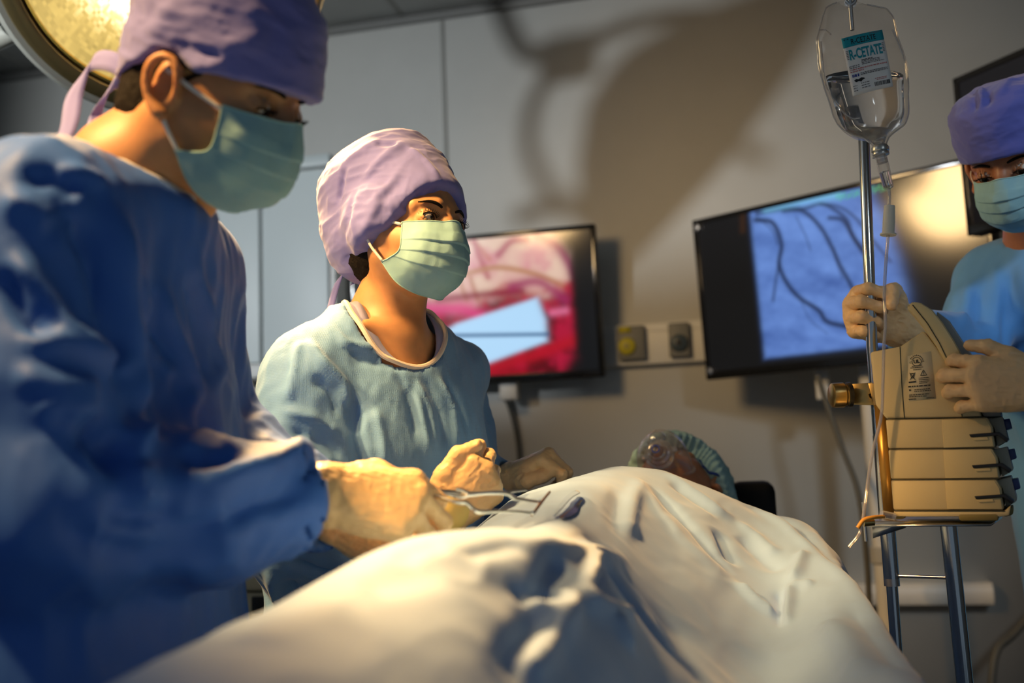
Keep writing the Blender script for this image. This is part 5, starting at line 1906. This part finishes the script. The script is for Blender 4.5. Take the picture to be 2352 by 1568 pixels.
slab('top_module', [(1998, 808), (2068, 795), (2122, 758), (2180, 835), (2215, 870), (2236, 905), (2256, 958), (2036, 962), (2011, 930)], M_pump, b=.004)
slab('front_panel', [(2150, 712), (2180, 735), (2290, 900), (2300, 955), (2258, 957), (2225, 880), (2150, 765)], mat('grey front panel', (0.20, 0.21, 0.21), 0.3), D0 + .012, D1 - .006)
slab('handle', [(2081, 708), (2088, 697), (2101, 692), (2116, 696), (2142, 712), (2166, 742), (2190, 780), (2214, 822), (2235, 870), (2200, 880), (2175, 838), (2150, 795), (2122, 756), (2100, 727)], M_pumpl, D0 - .006, D1 + .004, .006)
for i, (ya, yb, xl, yc, yd, xr) in enumerate(((963, 958, 2034, 1030, 1027, 2286), (1032, 1029, 2040, 1100, 1098, 2297), (1102, 1100, 2046, 1171, 1171, 2306))):
    xr0 = xr - 6
    slab('channel_module', [(xl, ya), (2160, ya - 2), (xr0 - 12, yb), (xr0, yb + 22), (xr, yd), (xl + 6, yc)], M_pump)
    mod = bpy.data.objects['channel_module' + ('' if i == 0 else '.%03d' % i)]
    slab('cheek', [(2163 + 4 * i, ya + 1), (xr0 - 16, yb + 3), (xr0 - 4, yb + 22), (xr - 4, yd - 2), (2168 + 4 * i, yc - 2)], M_pumpl, D0 - .0012, D0 + .01, .0008, mod)
    slab('door', [(xr0 - 14, yb + 4), (xr0 + 22, yb - 4), (xr0 + 36, yb + 52), (xr0 + 10, yd - 2), (xr0 + 2, yb + 24)], mat('grey door %d' % i, (0.40, 0.38, 0.30), 0.4), D0 + .03, D1 - .004, .002, mod)
    slab('display', [(xr0 + 20, yb + 4), (xr0 + 38, yb + 1), (xr0 + 44, yb + 24), (xr0 + 28, yb + 30)], mat('blue display %d' % i, (0.02, 0.04, 0.16), 0.3), D0 + .04, D0 + .11, .001, mod)
    slab('latch', [(2226 + 6 * i, yb + 39), (2296 + 6 * i, yb + 34), (2318 + 6 * i, yb + 50), (2312 + 6 * i, yb + 58), (2292 + 6 * i, yb + 42), (2230 + 6 * i, yb + 46)], M_black, D0 - .004, D0 + .05, .001, mod)
    slab('latch_lip', [(2230 + 6 * i, yb + 47), (2268 + 6 * i, yb + 45), (2272 + 6 * i, yb + 52), (2238 + 6 * i, yb + 54)], M_pumpl, D0 - .003, D0 + .01, .001, mod)
slab('base_plate', [(2052, 1173), (2308, 1173), (2322, 1160), (2318, 1184), (2296, 1186), (2056, 1186)], M_pump, b=.002)
M_foot = mat('olive rubber foot', (0.20, 0.16, 0.05), 0.6)
slab('foot', [(2050, 1176), (2072, 1175), (2080, 1183), (2076, 1192), (2056, 1193)], M_foot, D0 + .002, D0 + .03, .003)
slab('foot', [(2200, 1180), (2292, 1179), (2294, 1196), (2204, 1196)], M_foot, D0 - .001, D0 + .04, .003)
slab('foot', [(2300, 1180), (2326, 1170), (2326, 1190), (2304, 1196)], M_foot, D0 + .08, D1, .003)


def seam(px, r=.0006, d=D0 - .0004, parent=None, m=None):
    MB().tube([PW(x, y, d) for x, y in px], r, 6).build('seam', m or M_line, parent or pu)


seam([(2067, 796), (2071, 880), (2077, 960)])
seam([(2034, 962), (2120, 960), (2258, 957)], .0008)
seam([(2207, 930), (2210, 958)])
seam([(2096, 700), (2130, 742), (2158, 788), (2180, 834)], .0008, D0 - .0064)
seam([(2040, 1031), (2290, 1028)], .0008)
seam([(2046, 1101), (2298, 1099)], .0008)
seam([(2054, 1172), (2308, 1173)], .0008)
# rating label with its printed marks
lab = slab('rating_label', [(2084, 818), (2138, 806), (2150, 915), (2088, 921)], mat('rating label', (0.66, 0.57, 0.37), 0.5), D0 - .0005, D0 + .002, 0)


def bars(parent, rows, m, d, name='print', w=.0007):
    mb = MB()
    for xa, ya, xb, yb, th in rows:
        p, q = XZ(xa, ya, d), XZ(xb, yb, d)
        dx, dz = q[0] - p[0], q[1] - p[1]
        L_ = math.hypot(dx, dz)
        n_ = (-dz / L_ * th / 2, dx / L_ * th / 2)
        mb.prism([(p[0] - n_[0], p[1] - n_[1]), (q[0] - n_[0], q[1] - n_[1]), (q[0] + n_[0], q[1] + n_[1]), (p[0] + n_[0], p[1] + n_[1])], d - .0002, d + .0004, PMX)
    return mb.build(name, m, parent, False)


def words_row(rng, xa, ya, xb, yb, th, gap=.25):
    """a line of illegibly small print: short dashes"""
    out, t = [], 0.0
    while t < 1:
        l = rng.uniform(.05, .16)
        e = min(1, t + l)
        out.append((xa + (xb - xa) * t, ya + (yb - ya) * t, xa + (xb - xa) * e, ya + (yb - ya) * e, th))
        t = e + rng.uniform(.02, .045)
    return out


def ring_mark(cx, cy, r, th, d, m, parent, n=36, name='mark'):
    mb = MB()
    c_ = PW(cx, cy, d)
    mb.lathe([(r - th, 0), (r, 0), (r, .0003), (r - th, .0003)], np.block([[np.stack([PX, _z, -PN], 1), c_[:, None]], [np.zeros((1, 3)), np.ones((1, 1))]]), n)
    return mb.build(name, m, parent, False)


def text(s, px, py, hgt, ang, m, parent, d, name='lettering', sx=1.0, ax=None, bold=.0, M=None):
    cu = bpy.data.curves.new(name, 'FONT')
    cu.body = s
    cu.size = hgt / .72
    cu.align_x = 'CENTER'
    cu.align_y = 'CENTER'
    cu.extrude = .0001
    cu.offset = bold
    o = bpy.data.objects.new(name, cu)
    R = np.stack([PX, _z, -PN], 1) if M is None else M
    ca, sa = math.cos(ang), math.sin(ang)
    R = R @ np.array([[ca, -sa, 0], [sa, ca, 0], [0, 0, 1]])
    p = PW(px, py, d)
    mw = np.eye(4)
    mw[:3, :3] = R @ np.diag([sx, 1, 1])
    mw[:3, 3] = p
    COL.objects.link(o)
    dg = bpy.context.evaluated_depsgraph_get()
    me = bpy.data.meshes.new_from_object(o.evaluated_get(dg))
    bpy.data.objects.remove(o)
    me.transform(Matrix(mw.tolist()))
    me.materials.clear()
    return link(name, me, m, parent, False)


rng = random.Random(5)
dl = D0 - .0012
ring_mark(2105, 830, .0068, .0007, dl, M_ink, lab)
text('UL', 2105, 830, .0052, .03, M_ink, lab, dl, bold=.0002)
text('C', 2091.5, 833, .0030, .03, M_ink, lab, dl)
text('US', 2119, 829, .0026, .03, M_ink, lab, dl)
arc = []
for k in range(9):
    a_ = math.radians(155 - k * 16.5)
    arc.append((2105 + 14.5 * math.cos(a_) - 1, 830 - 14.5 * math.sin(a_), 2105 + 14.5 * math.cos(a_) + 1, 830 - 14.5 * math.sin(a_) - .4, .0013))
rows = list(arc)
rows += words_row(rng, 2094, 841, 2117, 838, .0009) + words_row(rng, 2091, 845, 2120, 842, .0009) + words_row(rng, 2097, 849, 2116, 847, .0008)
# crossed-out bin, warning triangle, bar
rows += [(2089, 856, 2102, 872, .0006), (2102, 855, 2090, 872, .0006), (2090, 858, 2101, 857, .0009), (2091, 859, 2093, 868, .0006), (2100, 858, 2098, 868, .0006), (2093, 868, 2098, 868, .0006), (2087, 878, 2104, 876, .0020)]
rows += [(2114, 862, 2121, 849, .0006), (2121, 849, 2129, 861, .0006), (2114, 862, 2129, 861, .0006), (2121.3, 853, 2121.4, 858, .0007), (2121.4, 859.5, 2121.5, 860.3, .0007)]
rows += words_row(rng, 2110, 868, 2134, 866, .0008) + words_row(rng, 2110, 872, 2135, 870, .0008) + words_row(rng, 2111, 876, 2135, 874, .0008) + words_row(rng, 2111, 880, 2130, 878, .0008)
rows += words_row(rng, 2086, 888, 2139, 884, .0016) + words_row(rng, 2088, 896, 2092, 895.5, .0022) + words_row(rng, 2100, 895, 2136, 892, .0009) + words_row(rng, 2100, 899, 2138, 896, .0009)
rows += words_row(rng, 2088, 907, 2134, 904, .0008) + words_row(rng, 2088, 911, 2128, 909, .0008) + words_row(rng, 2087, 917, 2104, 916, .0014) + words_row(rng, 2128, 914, 2146, 913, .0008)
bars(lab, rows, M_ink, dl)

# ---- bag
M_liquid = mat('clear infusion fluid', (0.97, 0.98, 1.0), 0.0, trans=1.0, ior=1.33)
M_bag = M_clear.copy()
M_bag.name = 'clear bag film'
for n_ in M_bag.node_tree.nodes:
    if n_.type == 'MAP_RANGE':
        n_.inputs['To Min'].default_value, n_.inputs['To Max'].default_value = .06, .55
    if n_.type == 'BSDF_GLOSSY':
        n_.inputs['Roughness'].default_value = .06
bg = empty('drip_bag', STX(2000, 160), 'clear half-full drip bag with a white and teal label hanging at upper right', 'bag')
BL = [(8, 1930, 1980), (14, 1915, 2010), (22, 1903, 2034), (40, 1893, 2047), (70, 1884, 2058), (110, 1878, 2071), (145, 1878, 2082), (180, 1888, 2085), (215, 1898, 2085), (245, 1908, 2087), (265, 1914, 2086), (285, 1924, 2078), (298, 1936, 2060), (308, 1955, 2048), (316, 1985, 2041), (326, 1998, 2037), (338, 2008, 2033)]
DB = 1.47


def bagrings(rows, sc=1.0, nz=90, wob=1.0):
    R_ = np.array(rows, float)
    t = np.linspace(0, len(R_) - 1, nz)
    R_ = np.stack([np.interp(t, np.arange(len(rows)), R_[:, k]) for k in range(3)], 1)
    ker_ = np.array([1, 2, 3, 2, 1.]) / 9
    for k in (1, 2):
        R_[2:-2, k] = np.convolve(R_[:, k], ker_, 'valid')
    out_ = []
    for y, xa, xb in R_:
        pa, pb = W(xa, y, DB), W(xb, y, DB)
        c_, h = (pa + pb) / 2, float(np.linalg.norm(pb - pa)) / 2
        s_ = np.clip((y - 5) / 120, .12, 1)
        b_ = min(h * .95, .030 * s_ ** .8)
        th = np.linspace(0, 2 * np.pi, 72, endpoint=False)
        ex_ = unit(pb - pa)
        out_.append(c_ + sc * (h * np.cos(th)[:, None] * ex_ + b_ * (np.sign(np.sin(th)) * np.abs(np.sin(th)) ** 1.3)[:, None] * _f))
    V_ = np.vstack(out_)
    return V_, gridq(nz, 72, True)


V, Q = bagrings(BL)
N = vnormals(V, Q)
if ((V - V.mean(0)) * N).sum() < 0:
    N = -N
amp_ = np.interp(W(2000, 120, DB)[2] - V[:, 2], [-.08, 0, .06, .14], [1, .6, .25, .2])
V = V + N * ((.0035 * ridged(V * np.array([22, 22, 14]) + 3, 2, 2)) * amp_)[:, None]
fm = link('film', mesh_np(V, Q), M_bag, bg)
for sd in (0, 36):
    MB().tube(V.reshape(90, 72, 3)[2:86, sd], .0012, 8).build('welded_edge', M_frost, bg)
for px in ([(1884, 95), (1889, 150), (1900, 200), (1930, 250), (1955, 272), (1975, 272)], [(1880, 70), (1895, 68), (1908, 78)], [(2050, 70), (2068, 110), (2080, 145)]):
    MB().tube(on_surface(V, px, 10) - _f * .0006, .0012, 8, 30).build('film_fold', M_frost, bg)
LQ = [(r[0], r[1] + 4, r[2] - 4) for r in BL if r[0] > 150]
VL, QL = bagrings([(147 + 28, 1890, 2082)] + LQ[1:] if LQ[0][0] < 190 else LQ, .93, 50)
z_top = W(2000, 162, DB)[2]
# level surface: cap the top ring
mb = MB()
mb.raw(VL, [tuple(q) for q in QL])
mb.raw(np.vstack([VL[:72], VL[:72].mean(0)]), [((i + 1) % 72, i, 72) for i in range(72)])
mb.raw(np.vstack([VL[-72:], VL[-72:].mean(0)]), [(i, (i + 1) % 72, 72) for i in range(72)])
bm_o = mb.build('fluid', M_liquid, bg)
_bm = bmesh.new()
_bm.from_mesh(bm_o.data)
bmesh.ops.remove_doubles(_bm, verts=_bm.verts, dist=1e-5)
bmesh.ops.recalc_face_normals(_bm, faces=_bm.faces[:])
_bm.to_mesh(bm_o.data)
_bm.free()
# hanger
hk = W(1953, 6, DB)
MB().lathe([(.0055, -.0012), (.0095, -.0012), (.0095, .0012), (.0055, .0012)], np.block([[np.stack([_r, _z, _f], 1), hk[:, None]], [np.zeros((1, 3)), np.ones((1, 1))]]), 30).build('hanger_loop', M_frost, bg)
# label
LB = [(1933, 88), (2027, 67), (2053, 197), (1960, 220)]
dlb = DB - .0330
c4 = [W(x, y, dlb) for x, y in LB]


def lp(u_, v_, off=0.0):
    q_ = c4[0] * (1 - u_) * (1 - v_) + c4[1] * u_ * (1 - v_) + c4[2] * u_ * v_ + c4[3] * (1 - u_) * v_
    return q_ - _f * (off + .0015 - .003 * (2 * u_ - 1) ** 2 - .001 * (2 * v_ - 1) ** 2)


def lquad(u0, v0, u1, v1, m, parent, name, off):
    n_ = 12
    uu, vv = np.meshgrid(np.linspace(u0, u1, n_), np.linspace(v0, v1, n_))
    P_ = np.array([lp(a_, b_, off) for a_, b_ in zip(uu.ravel(), vv.ravel())])
    o_ = link(name, mesh_np(P_, gridq(n_, n_)), m, parent)
    s_ = o_.modifiers.new('thick', 'SOLIDIFY')
    s_.thickness = .0003
    return o_


lb = lquad(0, 0, 1, 1, M_paper, bg, 'label', 0)
lquad(0, 0, 1, .175, M_teal, lb, 'header_band', .0005)


def ltext(s, u_, v_, h_, w_, m, bold=0.0, slant=0.0):
    cu = bpy.data.curves.new('lettering', 'FONT')
    cu.body = s
    cu.size = 1.0
    cu.align_x = 'LEFT'
    cu.shear = slant
    cu.offset = bold
    o_ = bpy.data.objects.new('lettering', cu)
    COL.objects.link(o_)
    dg = bpy.context.evaluated_depsgraph_get()
    me = bpy.data.meshes.new_from_object(o_.evaluated_get(dg))
    bpy.data.objects.remove(o_)
    co = np.zeros(len(me.vertices) * 3)
    me.vertices.foreach_get('co', co)
    co = co.reshape(-1, 3)
    lo_, hi_ = co.min(0), co.max(0)
    un = (co[:, 0] - lo_[0]) / (hi_[0] - lo_[0])
    vn = (co[:, 1] - lo_[1]) / (hi_[1] - lo_[1])
    P_ = np.array([lp(u_ + w_ * a_, v_ + h_ * (1 - b_), .0009) for a_, b_ in zip(un, vn)])
    me.vertices.foreach_set('co', P_.ravel())
    me.materials.clear()
    me.update()
    return link('lettering', me, m, lb, False)


ltext('R-CETATE', .20, .050, .095, .60, M_ink, .012)
ltext('R-CETATE', .10, .225, .185, .80, M_teal, .03)
rg = random.Random(2)


def lrow(u0, v0, u1, h_, m):
    t = u0
    while t < u1:
        e = min(u1, t + rg.uniform(.02, .07))
        lquad(t, v0, e, v0 + h_, m, grp[m.name], 'print', .0005) if False else cells[m.name].append((t, v0, e, v0 + h_))
        t = e + rg.uniform(.008, .02)


M_grey = mat('grey print', lin(110, 105, 105), 0.6)
M_blue = mat('blue print', lin(55, 65, 150), 0.6)
cells = {m.name: [] for m in (M_ink, M_grey, M_red, M_blue)}
lrow(.04, .028, .16, .022, M_ink)
lrow(.35, .135, .62, .012, M_ink)
lrow(.66, .015, .96, .014, M_grey)
for v_ in (.235, .262, .29, .318, .345, .372):
    cells[M_grey.name].append((.035, v_, .085, v_ + .012))
    cells[M_grey.name].append((.91, v_ - .01, .96, v_ + .002))
lrow(.35, .435, .62, .02, M_grey)
for v_ in (.475, .505):
    lrow(.04, v_ + .03, .28, .014, M_grey)
for v_ in (.46, .485, .51):
    lrow(.34, v_, .80 if v_ < .5 else .9, .013, M_grey)
lrow(.04, .565, .95, .018, M_red)
lrow(.04, .60, .36, .018, M_red)
lrow(.07, .655, .12, .045, M_blue)
lrow(.13, .655, .23, .045, M_blue)
lrow(.27, .65, .95, .015, M_grey)
lrow(.27, .675, .95, .015, M_grey)
for v_ in (.84, .88, .92):
    lrow(.05, v_, .14, .014, M_grey)
    lrow(.24, v_ - .02, .44, .014, M_grey)
lrow(.58, .80, .88, .012, M_red)
lrow(.62, .825, .86, .012, M_red)
t = .55
while t < .94:
    w_ = rg.choice([.006, .01, .016])
    cells[M_ink.name].append((t, .865, t + w_, .935))
    t += w_ + rg.choice([.006, .010, .014])
for mm in (M_ink, M_grey, M_red, M_blue):
    mb = MB()
    for u0, v0, u1, v1 in cells[mm.name]:
        mb.raw([lp(u0, v0, .0008), lp(u1, v0, .0008), lp(u1, v1, .0008), lp(u0, v1, .0008)], [(0, 1, 2, 3)])
    mb.build('print', mm, lb, False)
mb = MB()
mb.raw([lp(*q, .0008) for q in ((.09, .755), (.14, .735), (.20, .75), (.26, .73), (.33, .745), (.35, .765), (.29, .775), (.25, .80), (.20, .782), (.13, .79))], [tuple(range(10))])
mb.build('emblem', M_ink, lb, False)

# ---- port, drip chamber, tubing
M_cap_ = mat('grey metal cap', (.55, .55, .53), .3, .9)
dset = empty('infusion_set', STX(2035, 400), 'clear drip chamber and thin tubing with a white roller clamp below the bag', 'tubing')


def axis_tube(p, q, prof, name, m, parent, D=DB):
    a_, b_ = W(*p, D), W(*q, D)
    L_ = float(np.linalg.norm(b_ - a_))
    return MB().lathe([(r, t_ * L_) for r, t_ in prof], frame(a_, _f, b_ - a_), 28).build(name, m, parent)


axis_tube((2021, 334), (2023, 356), [(0, 0), (.0105, 0), (.0130, .25), (.0130, .6), (.0115, .7), (.0125, .78), (.0125, 1), (0, 1)], 'port_cap', M_cap_, dset)
axis_tube((2022, 354), (2027, 374), [(0, 0), (.0125, .05), (.0125, .2), (.0085, .3), (.0085, 1), (0, 1)], 'spike', M_frost, dset)
axis_tube((2025, 366), (2041, 434), [(.0, 0), (.0085, 0), (.0088, .3), (.0078, .8), (.0078, .95), (.004, 1), (0, 1)], 'drip_chamber', M_clear, dset)
axis_tube((2030, 395), (2040, 430), [(.0, 0), (.0070, 0), (.0066, .9), (.004, 1), (0, 1)], 'drip_fluid', M_liquid, dset)
MB().tube([W(2041, 432, DB), W(2043, 450, DB), W(2042, 474, DB)], .0024, 10, 14).build('tube', M_frost, dset)
axis_tube((2043, 473), (2040, 540), [(.0, 0), (.0078, 0), (.0088, .5), (.0088, .93), (.0118, .95), (.0118, 1), (.0, 1)], 'roller_clamp', mat('white clamp plastic', (.85, .80, .66), .4), dset)
MB().tube([W(2040, 540, DB), W(2035, 600, DB), W(2031, 680, 1.47), W(2034, 740, 1.465), W(2030, 800, 1.47), W(2028, 880, 1.48), W(2024, 955, 1.485), W(2004, 1040, 1.488), W(1993, 1110, 1.488), W(1986, 1165, 1.482), W(1975, 1222, 1.48), W(1950, 1256, 1.48)], .0024, 10, 160).build('tube', M_frost, dset)
MB().tube([W(1970, 1212, 1.478), W(1984, 1194, 1.478), W(2005, 1188, 1.48), W(2030, 1186, 1.49)], .0030, 10, 24).build('injection_port', mat('orange port', (.70, .33, .05), .45), dset)
MB().tube([W(2024, 1180, 1.492), W(2054, 1186, 1.496)], .0055, 12).build('connector', M_frost, dset)
# hook from the ceiling rail
MB_ = MB().tube([np.array([hk[0], hk[1], 3.0]) + _f * .0, hk + np.array([0, 0, .05]), hk + np.array([0, 0, .016]), hk + _r * .008 + np.array([0, 0, .004]), hk + np.array([0, 0, -.004]), hk - _r * .007 + np.array([0, 0, .002])], .0030, 10, 60)
tag(MB_.build('ceiling_hook', M_steel), 'thin steel hook above the drip bag coming down from the ceiling', 'hook')

# ================================================================== SURGICAL LAMP AND INSTRUMENTS
LC = W(392, -118, 2.0)
ln = unit(G(.52, -.58, -.62))
LM_ = frame(LC, np.cross(ln, np.array([0, 0, 1.0])), ln)      # local z = the way it shines
la = empty('surgical_lamp', LC, 'large round surgical lamp with a glowing gold reflector at upper left', 'lamp')
M_house = mat('grey green lamp housing', (0.42, 0.42, 0.37), 0.4)
M_rim = mat('bronze lamp rim', (0.16, 0.12, 0.05), 0.35, 0.4)
M_gold = mat('gold trim', (0.75, 0.48, 0.12), 0.25, 0.9)
R0 = .312
MB().lathe([(0, -.26), (.10, -.26), (.14, -.235), (.22, -.19), (.32, -.10), (.372, -.02), (.378, .0), (.370, .012), (.352, .012)], LM_, 96).build('housing', M_house, la)
MB().lathe([(.360, .004), (.356, .020), (.345, .026), (.325, .022), (.316, .008), (.316, -.01)], LM_, 96).build('rim', M_rim, la)
MB().lathe([(.318, .008), (.316, .016), (.311, .016), (.309, .004), (.309, -.01)], LM_, 96).build('trim_ring', M_gold, la)
# faceted reflector that gives the light
nr, na = 90, 360
r_ = np.linspace(.085, .311, nr)
th = np.linspace(0, 2 * np.pi, na, endpoint=False)
rr, tt = np.meshgrid(r_, th, indexing='ij')
P = np.stack([rr * np.cos(tt), rr * np.sin(tt), -.055 * (1 - (rr / .311) ** 2)], -1).reshape(-1, 3)
me = mesh_np(at(LM_, P), gridq(nr, na, True))
ri, ti = np.floor(rr / .008), np.floor(tt / (2 * np.pi) * 180)
fac = np.random.RandomState(3).rand(45, 190)[np.clip(ri.astype(int), 0, 44), np.clip(ti.astype(int), 0, 189)]
toward = LM_[:3, :3].T @ (EYE - LC)
ta = math.atan2(toward[1], toward[0])
bri = .66 + .32 * fac + .25 * vnoise(np.stack([rr.ravel() * 14, tt.ravel() * 2.2, 0 * rr.ravel()], 1), 4).reshape(rr.shape) + 9.0 * np.exp(-((rr - .085) / .080) ** 2) * (.45 + .55 * fac)
bri = np.clip(bri, .25, 9)
colr = np.stack([bri * .80, bri * .56, bri * .16], -1) + np.clip(bri - 1.2, 0, 9)[..., None] * np.array([.4, .45, .5])
paint(me, colr.reshape(-1, 3))
M_refl = attr_mat('glowing reflector', 1.0, 0.15)
link('reflector', me, M_refl, la)
MB().lathe([(0, .035), (.05, .034), (.075, .026), (.086, .008), (.088, -.05), (0, -.06)], LM_, 60).build('hub', mat('olive grey hub', (0.20, 0.19, 0.14), 0.4), la)
MB().lathe([(0, .135), (.012, .135), (.019, .125), (.020, .06), (.016, .035), (0, .035)], LM_, 32).build('sterile_handle', M_house, la)
# yoke and arm to the ceiling
YR = math.radians(38)
YM = LM_ @ np.array([[math.cos(YR), -math.sin(YR), 0, 0], [math.sin(YR), math.cos(YR), 0, 0], [0, 0, 1, 0], [0, 0, 0, 1.0]])
yk = [at(YM, (.44 * math.sin(math.radians(a_)), 0, -.05 - .34 * math.cos(math.radians(a_)))) for a_ in np.linspace(-96, 96, 40)]
MB().tube(yk, .020, 16).build('yoke', M_house, la)
for s in (-1, 1):
    MB().tube([at(YM, (s * .345, 0, -.03)), at(YM, (s * .45, 0, -.03))], .026, 18).build('pivot', M_house, la)
top = at(YM, (0, 0, -.39))
MB().box(np.array([-.06, -.05, -.06]), np.array([.06, .05, .06]), np.block([[np.eye(3), top[:, None]], [np.zeros((1, 3)), np.ones((1, 1))]]), .015).build('joint_block', M_house, la)
MB().tube([top, top + np.array([-.1, .06, .06]), np.array([top[0] - .16, top[1] + .12, 2.82]), np.array([top[0] - .16, top[1] + .12, 3.0])], .026, 18, 30).build('arm', M_house, la)
MB().tube([at(LM_, (.20, .26, -.12)), at(LM_, (.27, .36, -.20))], .022, 16).build('side_grip', M_house, la)

# ---- instrument in the tall surgeon's hand: frame forceps with two shanks and a cross rod
M_tool = mat('bright instrument steel', (.85, .84, .80), .22, 1.0)
fi = empty('surgical_forceps', W(1150, 1165, 1.14), 'shiny steel forceps with two bent shanks held in the tall surgeon\'s right hand', 'forceps')
dd = lambda px, py, D: W(px, py - 5, D - .01)
MB().tube([dd(985, 1140, 1.16), dd(1045, 1157, 1.15), dd(1070, 1160, 1.15), dd(1085, 1172, 1.15), dd(1100, 1180, 1.15), dd(1135, 1179, 1.17), dd(1180, 1180, 1.19), dd(1224, 1183, 1.21)], np.array([.0022, .0024, .0026, .0028, .0026, .0020, .0018, .0018]), 12, 60).build('shank', M_tool, fi)
MB().tube([dd(980, 1130, 1.18), dd(1050, 1142, 1.18), dd(1120, 1137, 1.19), dd(1165, 1138, 1.20), dd(1182, 1149, 1.21), dd(1205, 1153, 1.22), dd(1240, 1158, 1.24)], np.array([.0024, .0026, .0026, .0028, .0028, .0020, .0018]), 12, 60).build('shank', M_tool, fi)
MB().tube([dd(1222, 1188, 1.21), dd(1242, 1160, 1.235), dd(1263, 1134, 1.26)], np.array([.0016, .0018, .0014]), 10).build('tip_rod', mat('reddened steel', (.28, .13, .08), .35, .7), fi)
for q in (dd(1224, 1183, 1.209), dd(1240, 1158, 1.238)):
    MB().lathe([(0, -.003), (.0026, -.002), (.0032, 0), (.0026, .002), (0, .003)], np.block([[np.eye(3), q[:, None]], [np.zeros((1, 3)), np.ones((1, 1))]]), 16).build('joint', M_tool, fi)
MB().tube([dd(1048, 1128, 1.17), dd(1062, 1131, 1.17), dd(1075, 1140, 1.17), dd(1060, 1146, 1.17), dd(1040, 1142, 1.17)], .0024, 10, 30).build('finger_ring', M_tool, fi)
s2 = MB().tube([dd(1010, 1132, 1.24), dd(1080, 1138, 1.26), dd(1150, 1136, 1.28), dd(1210, 1130, 1.31)], np.array([.0026, .0026, .0022, .0012]), 10, 40)
tag(s2.build('surgical_probe', M_tool), 'blurred steel probe with a reddish tip lying just behind the forceps', 'probe')
AMB = 0.18
WARM = (1.0, 0.57, 0.20)
LIGHTS = [
    ('lamp beam', W(450, -60, 1.88), G(-0.17, 1.02, 1.04), 580, WARM, 37, 1.0, 0.20),
    ('overhead beam', G(-0.78, 0.95, 2.60), G(0.10, 1.53, 1.10), 300, WARM, 27, 1.0, 0.10),
    ('second lamp beam', G(-1.25, 0.93, 2.20), G(-0.34, 1.55, 1.35), 200, WARM, 44, 1.0, 0.08),
    ('third lamp beam', G(-1.20, 0.42, 2.72), G(-0.49, 0.98, 1.49), 460, WARM, 26, 1.0, 0.09),
    ('lamp stray fill', at(LM_, (0, 0, .16)), G(1.0, 2.9, 2.3), 92, (1.0, .65, .29), 125, 1.0, 0.21),  # added spot standing in for stray lamp light on the back wall
    ('added side fill', G(1.35, -0.6, 2.6), G(1.10, 1.85, 1.42), 120, (0.80, .92, 1.0), 26, 1.0, 0.2),  # added cool fill on the surgeon at the pump, no known lamp
    ('wall wash', np.array([-2.65, -1.1, 2.05]), np.array([-0.7, 3.8, 2.6]), 480, (0.93, 0.98, 1.0), 60, 0.4, 0.09),
]

# ================================================================== LIGHT AND CAMERA
w = bpy.data.worlds.new('World')
SC.world = w
w.use_nodes = True
w.node_tree.nodes['Background'].inputs['Color'].default_value = (0.62, 0.80, 1.0, 1)
w.node_tree.nodes['Background'].inputs['Strength'].default_value = AMB


def spot(name, loc, tgt, power, col, size, blend, rad):
    l = bpy.data.lights.new(name, 'SPOT')
    l.energy, l.color = power, col
    l.spot_size, l.spot_blend, l.shadow_soft_size = math.radians(size), blend, rad
    o = bpy.data.objects.new(name, l)
    o.location = Vector(loc)
    d = Vector(tgt) - Vector(loc)
    o.rotation_euler = d.to_track_quat('-Z', 'Y').to_euler()
    COL.objects.link(o)
    return o


for a in LIGHTS:
    spot(*a)

cam = bpy.data.cameras.new('camera')
cam.sensor_width = 36.0
cam.sensor_fit = 'HORIZONTAL'
cam.lens = FPX * 36.0 / 2352.0
cam.clip_start = 0.05
cam.dof.use_dof = True
cam.dof.focus_distance = 1.58
cam.dof.aperture_fstop = 2.3
co = bpy.data.objects.new('camera', cam)
Mc = Matrix.Identity(4)
for i in range(3):
    Mc[i][0], Mc[i][1], Mc[i][2], Mc[i][3] = RGT[i], UPV[i], -FWD[i], EYE[i]
co.matrix_world = Mc
COL.objects.link(co)
SC.camera = co
SC.view_settings.view_transform = 'Standard'
SC.view_settings.look = 'None'
SC.view_settings.exposure = 0.0
SC.view_settings.gamma = 1.0
SC.view_settings.use_curve_mapping = False
